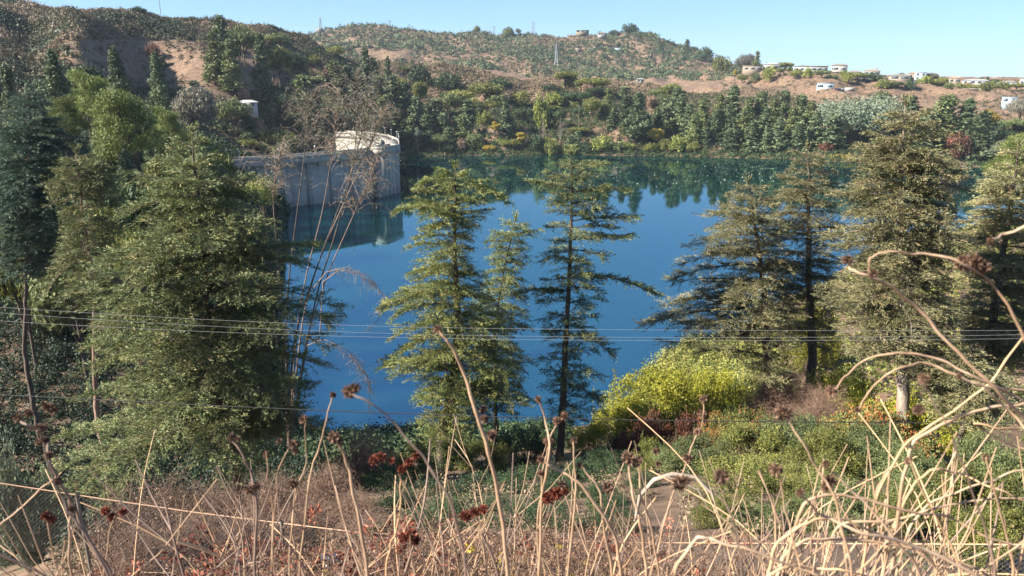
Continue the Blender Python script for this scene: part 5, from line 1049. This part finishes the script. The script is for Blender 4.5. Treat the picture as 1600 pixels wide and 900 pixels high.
stalk('highest arching pale stalk over the orange-fruited bushes', [(1300, 612), (1312, 590), (1340, 568), (1395, 556), (1450, 560), (1520, 590), (1600, 625), (1680, 700), (1720, 900)], 1.15, 6, [(1299, 612, 9, 1)])
stalk('second arching pale stalk just inside the highest one', [(1340, 640), (1355, 610), (1385, 578), (1430, 558), (1470, 580), (1520, 600), (1610, 605), (1690, 700), (1720, 900)], 1.2, 6, [(1340, 640, 6, 0)])
stalk('pale stalk sweeping up to the right edge from beside the pale trunk', [(1700, 560), (1600, 633), (1540, 635), (1480, 655), (1415, 694), (1400, 760), (1390, 905)], 1.25, 8)
stalk('straight pale stalk crossing the arches up to the right', [(1640, 470), (1560, 590), (1500, 635), (1415, 694), (1370, 760), (1340, 905)], 1.3, 7, mat=STALKO)
stalk('pale stalk from the right edge ending in a head over the bushes', [(1500, 590), (1530, 600), (1580, 640), (1620, 690), (1660, 900)], 1.0, 6, [(1498, 588, 6, 0), (1442, 592, 9, 0)])
stalk('curved pale stalk at lower centre bowing over to the left', [(848, 722), (870, 732), (900, 752), (935, 800), (958, 850), (972, 905)], 1.2, 8, [(845, 718, 7, 1)])
stalk('slim upright stalk under the dark tiered cedar', [(841, 622), (846, 660), (850, 700), (843, 760), (838, 905)], 1.35, 6, [(841, 624, 7, 0)])
stalk('branched stalk with several dark heads under the dark tiered cedar', [(882, 648), (872, 668), (858, 700), (848, 740), (840, 800), (845, 905)], 1.5, 4, [(882, 650, 8, 0), (870, 658, 8, 0), (857, 690, 9, 0), (846, 740, 8, 0)])
stalk('upright stalk with a pale knob, right of the bowed one', [(896, 690), (899, 730), (893, 790), (880, 905)], 1.4, 5, [(896, 689, 7, 1)])
stalk('stalk with a bent pale tip beside the dead branch', [(906, 727), (925, 750), (941, 772), (945, 820), (960, 905)], 1.3, 6, [(906, 727, 6, 1), (950, 762, 11, 0)])
stalk('upright stalk with two joined heads left of the earth patch', [(984, 715), (990, 770), (1000, 830), (1012, 905)], 1.25, 7, [(983, 716, 12, 1), (993, 724, 8, 1), (1018, 878, 0.1, 0)])
stalk('twin of the upright stalk, just behind it', [(998, 720), (1004, 780), (1018, 840), (1032, 905)], 1.35, 6, [(998, 719, 8, 1)])
stalk('knotty thin stalk with a string of heads, rising past the bright bushes', [(1100, 622), (1094, 650), (1090, 674), (1080, 705), (1065, 745), (1045, 790), (1030, 840), (1010, 905)], 1.5, 3.5, [(1099, 624, 7, 0), (1097, 648, 8, 0), (1090, 675, 8, 0), (1074, 716, 9, 0), (1028, 725, 6, 0), (1025, 705, 7, 0)])
stalk('stalk with a pale blurred head in front of the green thicket', [(1215, 740), (1224, 790), (1238, 850), (1252, 905)], 1.1, 5, [(1213, 735, 12, 1)])
stalk('stalk falling right from a fuzzy head at the wire', [(1226, 648), (1250, 690), (1275, 730), (1300, 775), (1340, 905)], 1.1, 6, [(1224, 646, 13, 1), (1296, 752, 13, 0), (1290, 762, 9, 0)])
stalk('stalk with a large blurred fluffy head before the earth patch', [(1128, 745), (1120, 770), (1145, 800), (1165, 905)], .9, 4, [(1128, 745, 14, 1), (1060, 756, 14, 1), (1070, 750, 10, 1)], STALKD)
stalk('dark blurred arching stalk with two heads at right', [(1440, 592), (1455, 610), (1490, 670), (1520, 740), (1545, 830), (1560, 905)], .8, 5, [(1436, 640, 10, 0), (1443, 592, 10, 0)], STALKD)
stalk('tall bent stalk at far left topped by a branching cluster', [(30, 655), (45, 652), (62, 660), (72, 668), (75, 700), (100, 760), (135, 830), (180, 905)], 1.1, 7, [(28, 653, 8, 0), (45, 646, 8, 0), (75, 636, 10, 0), (84, 640, 9, 0), (66, 668, 8, 0), (62, 690, 7, 0)], STALKD)
stalk('knotted dark stalk under the branching cluster at far left', [(70, 690), (78, 730), (98, 765), (118, 800), (150, 850), (180, 905)], 1.0, 6, [(70, 688, 8, 0), (76, 712, 9, 0), (90, 752, 8, 0), (60, 668, 7, 0), (112, 795, 8, 0)], STALKD)
stalk('pale stalk leaning right at far left against the fence', [(98, 738), (70, 760), (30, 800), (-10, 830), (-40, 905)], 1.4, 5)
stalk('short pale upright stalk at far left', [(108, 775), (110, 800), (112, 850), (115, 905)], 1.3, 7)
stalk('forked dark stalk with small heads before the broad cedar', [(362, 686), (378, 710), (392, 735), (402, 780), (400, 905)], 1.3, 7, [(361, 684, 7, 1), (372, 686, 6, 0), (393, 765, 11, 0), (400, 760, 8, 0)], STALKD)
stalk('upright thin stalk right of the forked dark one', [(415, 705), (418, 750), (425, 790), (430, 905)], 1.4, 3, [(416, 710, 7, 0)])
stalk('thin stalk with a pale bud before the broad cedar', [(458, 692), (450, 715), (440, 745), (432, 800), (425, 905)], 1.4, 3, [(458, 694, 8, 1), (436, 690, 6, 0), (462, 705, 6, 1)])
stalk('stalk with a hooked reddish tip right of the broad cedar', [(476, 650), (476, 680), (480, 720), (462, 770), (452, 905)], 1.5, 3, [(474, 655, 8, 0), (458, 756, 9, 1)])
stalk('rusty-headed orange stalk beside the dark shrubs', [(625, 738), (628, 780), (625, 820), (615, 860), (605, 905)], 1.4, 5, [(585, 718, 12, 2), (595, 714, 10, 2), (612, 720, 7, 2), (628, 732, 10, 2), (650, 713, 8, 2), (640, 722, 8, 2)], STALKO)
stalk('rusty-headed stalk in the middle of the dark shrubs', [(745, 800), (752, 840), (765, 905)], 1.3, 4, [(728, 806, 12, 2), (742, 800, 12, 2), (755, 796, 10, 2)])
stalk('rusty-headed stalk left of the curved pale stalk', [(865, 770), (868, 820), (872, 905)], 1.35, 4, [(856, 778, 13, 2), (868, 772, 14, 2), (880, 765, 11, 2), (878, 758, 9, 0)])
stalk('rusty-headed stalk low beside the orange one', [(640, 835), (645, 870), (650, 905)], 1.25, 4, [(630, 840, 12, 2), (643, 836, 13, 2), (650, 845, 9, 2)])
stalk('cluster of reddish heads low at the left', [(180, 805), (170, 850), (160, 905)], 1.3, 4, [(72, 806, 10, 2), (82, 812, 8, 2), (165, 798, 9, 2), (175, 808, 9, 2), (192, 800, 8, 2)])
for k, (pts, w_, D, lb) in enumerate([([(1480, 905), (1440, 870), (1380, 840), (1320, 818), (1270, 808), (1235, 822), (1205, 850), (1195, 905)], 7, 1.15, 'widest low arch of the tangled pale stalks at lower right'),
    ([(1560, 905), (1500, 875), (1420, 855), (1330, 842), (1260, 842), (1225, 862), (1208, 905)], 8, 1.2, 'second low arch just under the widest one'),
    ([(1300, 905), (1240, 885), (1180, 865), (1120, 845), (1095, 832), (1075, 860), (1060, 905)], 8, .95, 'thick blurred arch at the bottom right of centre'),
    ([(1380, 905), (1320, 890), (1270, 886), (1225, 890), (1190, 905)], 7, 1.1, 'lowest arch at the bottom edge'),
    ([(1620, 862), (1540, 840), (1480, 812), (1430, 800), (1360, 780), (1310, 770), (1250, 782)], 7, 1.2, 'long curved stalk running into the right edge through the tangle'),
    ([(1640, 780), (1560, 785), (1500, 790), (1440, 805), (1380, 822), (1300, 824), (1280, 905)], 6, 1.3, 'nearly level pale stalk across the tangle'),
    ([(1640, 800), (1560, 772), (1500, 750), (1465, 742), (1430, 760), (1410, 800), (1400, 905)], 6, 1.25, 'rounded arch at mid height of the tangle'),
    ([(1640, 730), (1590, 735), (1520, 760), (1460, 785), (1420, 830), (1400, 905)], 6, 1.3, 'pale stalk curving up to the right edge'),
    ([(1290, 725), (1330, 755), (1360, 790), (1400, 850), (1440, 905)], 7, 1.0, 'thick pale stalk sloping down right through the tangle'),
    ([(1420, 720), (1450, 780), (1490, 850), (1510, 905)], 5, 1.1, 'thin straight stalk falling right through the tangle'),
    ([(1540, 715), (1560, 770), (1580, 840), (1590, 905)], 6, 1.2, 'steep pale stalk near the right edge'),
    ([(1250, 770), (1290, 800), (1360, 820), (1450, 850), (1540, 900), (1560, 930)], 9, .9, 'broad blurred stalk across the lower right'),
    ([(1620, 670), (1560, 672), (1520, 664), (1600, 700), (1640, 720)], 5, 1.2, 'looped pale stalk at the right edge'),
    ([(1340, 905), (1350, 840), (1370, 770), (1400, 720)], 4, 1.3, 'thin upright stalk at the left of the tangle'),
    ([(1480, 905), (1470, 820), (1480, 740), (1500, 690)], 4, 1.35, 'thin upright stalk in the middle of the tangle')]):
    stalk(lb, pts, D, w_, [(pts[0][0], pts[0][1], 8, 0)] if pts[0][1] < 800 and pts[0][0] < 1600 else [], STALK if k % 3 else STALKO, 'pale stalks tangled at lower right')

def proto_plant(H, nbr, mat, hk, name='dry_plant', hr=.011, curl=.25):
    e = empty(name); c = rnd(-curl, curl); q = smooth(np.array([[0, 0, -.05], [c*.15*H+rnd(-.05, .05), rnd(-.05, .05), H*.3], [c*.4*H+rnd(-.06, .06), rnd(-.05, .05), H*.6], [c*.8*H, rnd(-.05, .05), H*.85], [c*1.5*H, 0, H*.93]]), 16)
    mb = MB(); mb.tube(q, np.linspace(.0042, .002, 16), 5, cap=False); put_head(e, q[-1], hr*rnd(.8, 1.3), hk)
    for k in range(nbr):
        i = int(rnd(5, 13)); a = rnd(0, 6.28); L = rnd(.08, .28)*H; p = q[i]; t_ = p+[math.cos(a)*L*.6, math.sin(a)*L*.6, L]; mb.tube([p, (p+t_)/2+[math.cos(a)*.06*L, 0, -.04*L], t_], [.002, .0017, .0012], 4, cap=False); put_head(e, t_, hr*rnd(.6, 1.2), hk)
    mb.build('stem', mat, e, True)
    e['h'] = H; e['w'] = H; return e
for o in [('tall', [proto_plant(1.6, 0, STALK, 1, curl=.3), proto_plant(1.6, 2, STALK, 0), proto_plant(1.5, 4, STALK, 0), proto_plant(1.6, 1, STALKD, 0, curl=.5), proto_plant(1.6, 0, STALKO, 0, curl=.5)]),
          ('branchy', [proto_plant(1.2, 6, STALK, 0, hr=.012), proto_plant(1.1, 7, STALKD, 0, hr=.013), proto_plant(1.1, 5, STALKD, 1, hr=.015), proto_plant(1.2, 5, STALK, 1, hr=.012), proto_plant(1.1, 5, STALKO, 2, hr=.013)])]: PROTO[o[0]] = o[1]
def plant(px, top, R, kind, label, group):
    tp = at_r(px, top, R); z = tz(tp[0], tp[1]); h = max(.15, tp[2]-z); o = place(kind, (tp[0], tp[1], z), h, h*rnd(.8, 1.1), label, 'dry plant', group, tilt=RG.normal(0, .13)); return o
zones = [(0, 'below the left edge trees'), (200, 'under the broad cedar'), (480, 'near the blue sign'), (620, 'under the yellowish cedar'), (820, 'under the dark tiered cedar'), (1020, 'before the bare earth patch'), (1200, 'below the green thicket'), (1400, 'under the right-hand cedars')]
PL = {}
for k in range(150):
    px = rnd(-20, 1620); px = px+75 if abs(px-517) < 32 else px; t = yt(px)-abs(RG.normal(0, 45))+5; R = rnd(1.3, 3.4); kind = 'tall' if k % 5 < 2 else 'branchy'
    o = plant(px, t, R, kind, 'x', 'dried plants along the bottom'); zn = [z for a, z in zones if px >= a or a == 0][-1]; PL.setdefault((kind, zn), []).append(o)
for k in range(46):
    px = rnd(1150, 1640); o = plant(px, rnd(720, 860), rnd(1.2, 2.6), 'tall', 'x', 'dried stems at lower right'); PL.setdefault(('lean', 'in the pale tangle at lower right'), []).append(o)
for (kind, zn), L in PL.items(): number(L, {'tall': 'dried stem ', 'branchy': 'branching dried plant ', 'lean': 'leaning dried stem '}[kind]+zn)
for gr, tx in [('green thicket shrubs', 'leafy green shrub in the lower right thicket'), ('dark shrubs at lower centre', 'dark leafy shrub beneath the cedars before the lake'), ('crowded valley trees', 'dense mid-green tree crowded in the valley left of the dam'), ('twiggy bushes at lower left', 'leafless twiggy bush below the broad dense cedar'),
               ('round bushes beyond the lake', 'green bush among the conifers beyond the lake'), ('bushes right of the lake', 'bush at the foot of the bare slope'), ('row of tiny houses on the far ridge', 'tiny white house in the row along the far ridge'), ('lantern posts along the dam crest', 'small lantern post on the dam crest parapet'), ('orange-yellow bushes on the spit', 'orange-yellow bush on the small far spit')]:
    number([o for o in SC.objects if o.get('group') == gr and o.get('label')], tx)
for lo, hi, tx in [(0, 30, 'nearest the left'), (30, 60, 'in the middle'), (60, 200, 'at the right')]:
    bs = sorted([o for o in SC.objects if o.get('group') == 'white birds on the lake'], key=lambda o: o.location.x/o.location.y)[lo:hi]; number(bs, 'small white bird on the lake '+tx+' of the flock') if bs else None
for key, tx in [('dark conifer crowded in the tall row along the far shore', 'dark conifer in the tall far shore row'), ('dark tree crowded on the shaded slope just beyond the dam', 'dark tree on the shaded slope beyond the dam')]:
    number([o for o in SC.objects if o.get('label') == key], tx)

# ------------------------------------------------------------------ air
def haze():
    mb = MB(); mb.box((0, 0, 80), (6400, 6400, 204)); m = bpy.data.materials.new('haze'); m.use_nodes = True; n = m.node_tree; n.nodes.remove(n.nodes['Principled BSDF'])
    v = n.nodes.new('ShaderNodeVolumePrincipled'); v.inputs['Color'].default_value = (.72, .84, 1, 1); v.inputs['Density'].default_value = .00006; v.inputs['Anisotropy'].default_value = .1
    n.links.new(v.outputs[0], n.nodes['Material Output'].inputs['Volume']); tag(mb.build('haze', m), 'thin bluish haze over the valley and hills', None, None, 'stuff')
haze()
# drop the patterns that were never placed
for L in PROTO.values():
    for e in L:
        if not _first.get(e.name) and e.get('label') is None:
            for c in list(e.children_recursive): bpy.data.objects.remove(c)
            bpy.data.objects.remove(e)
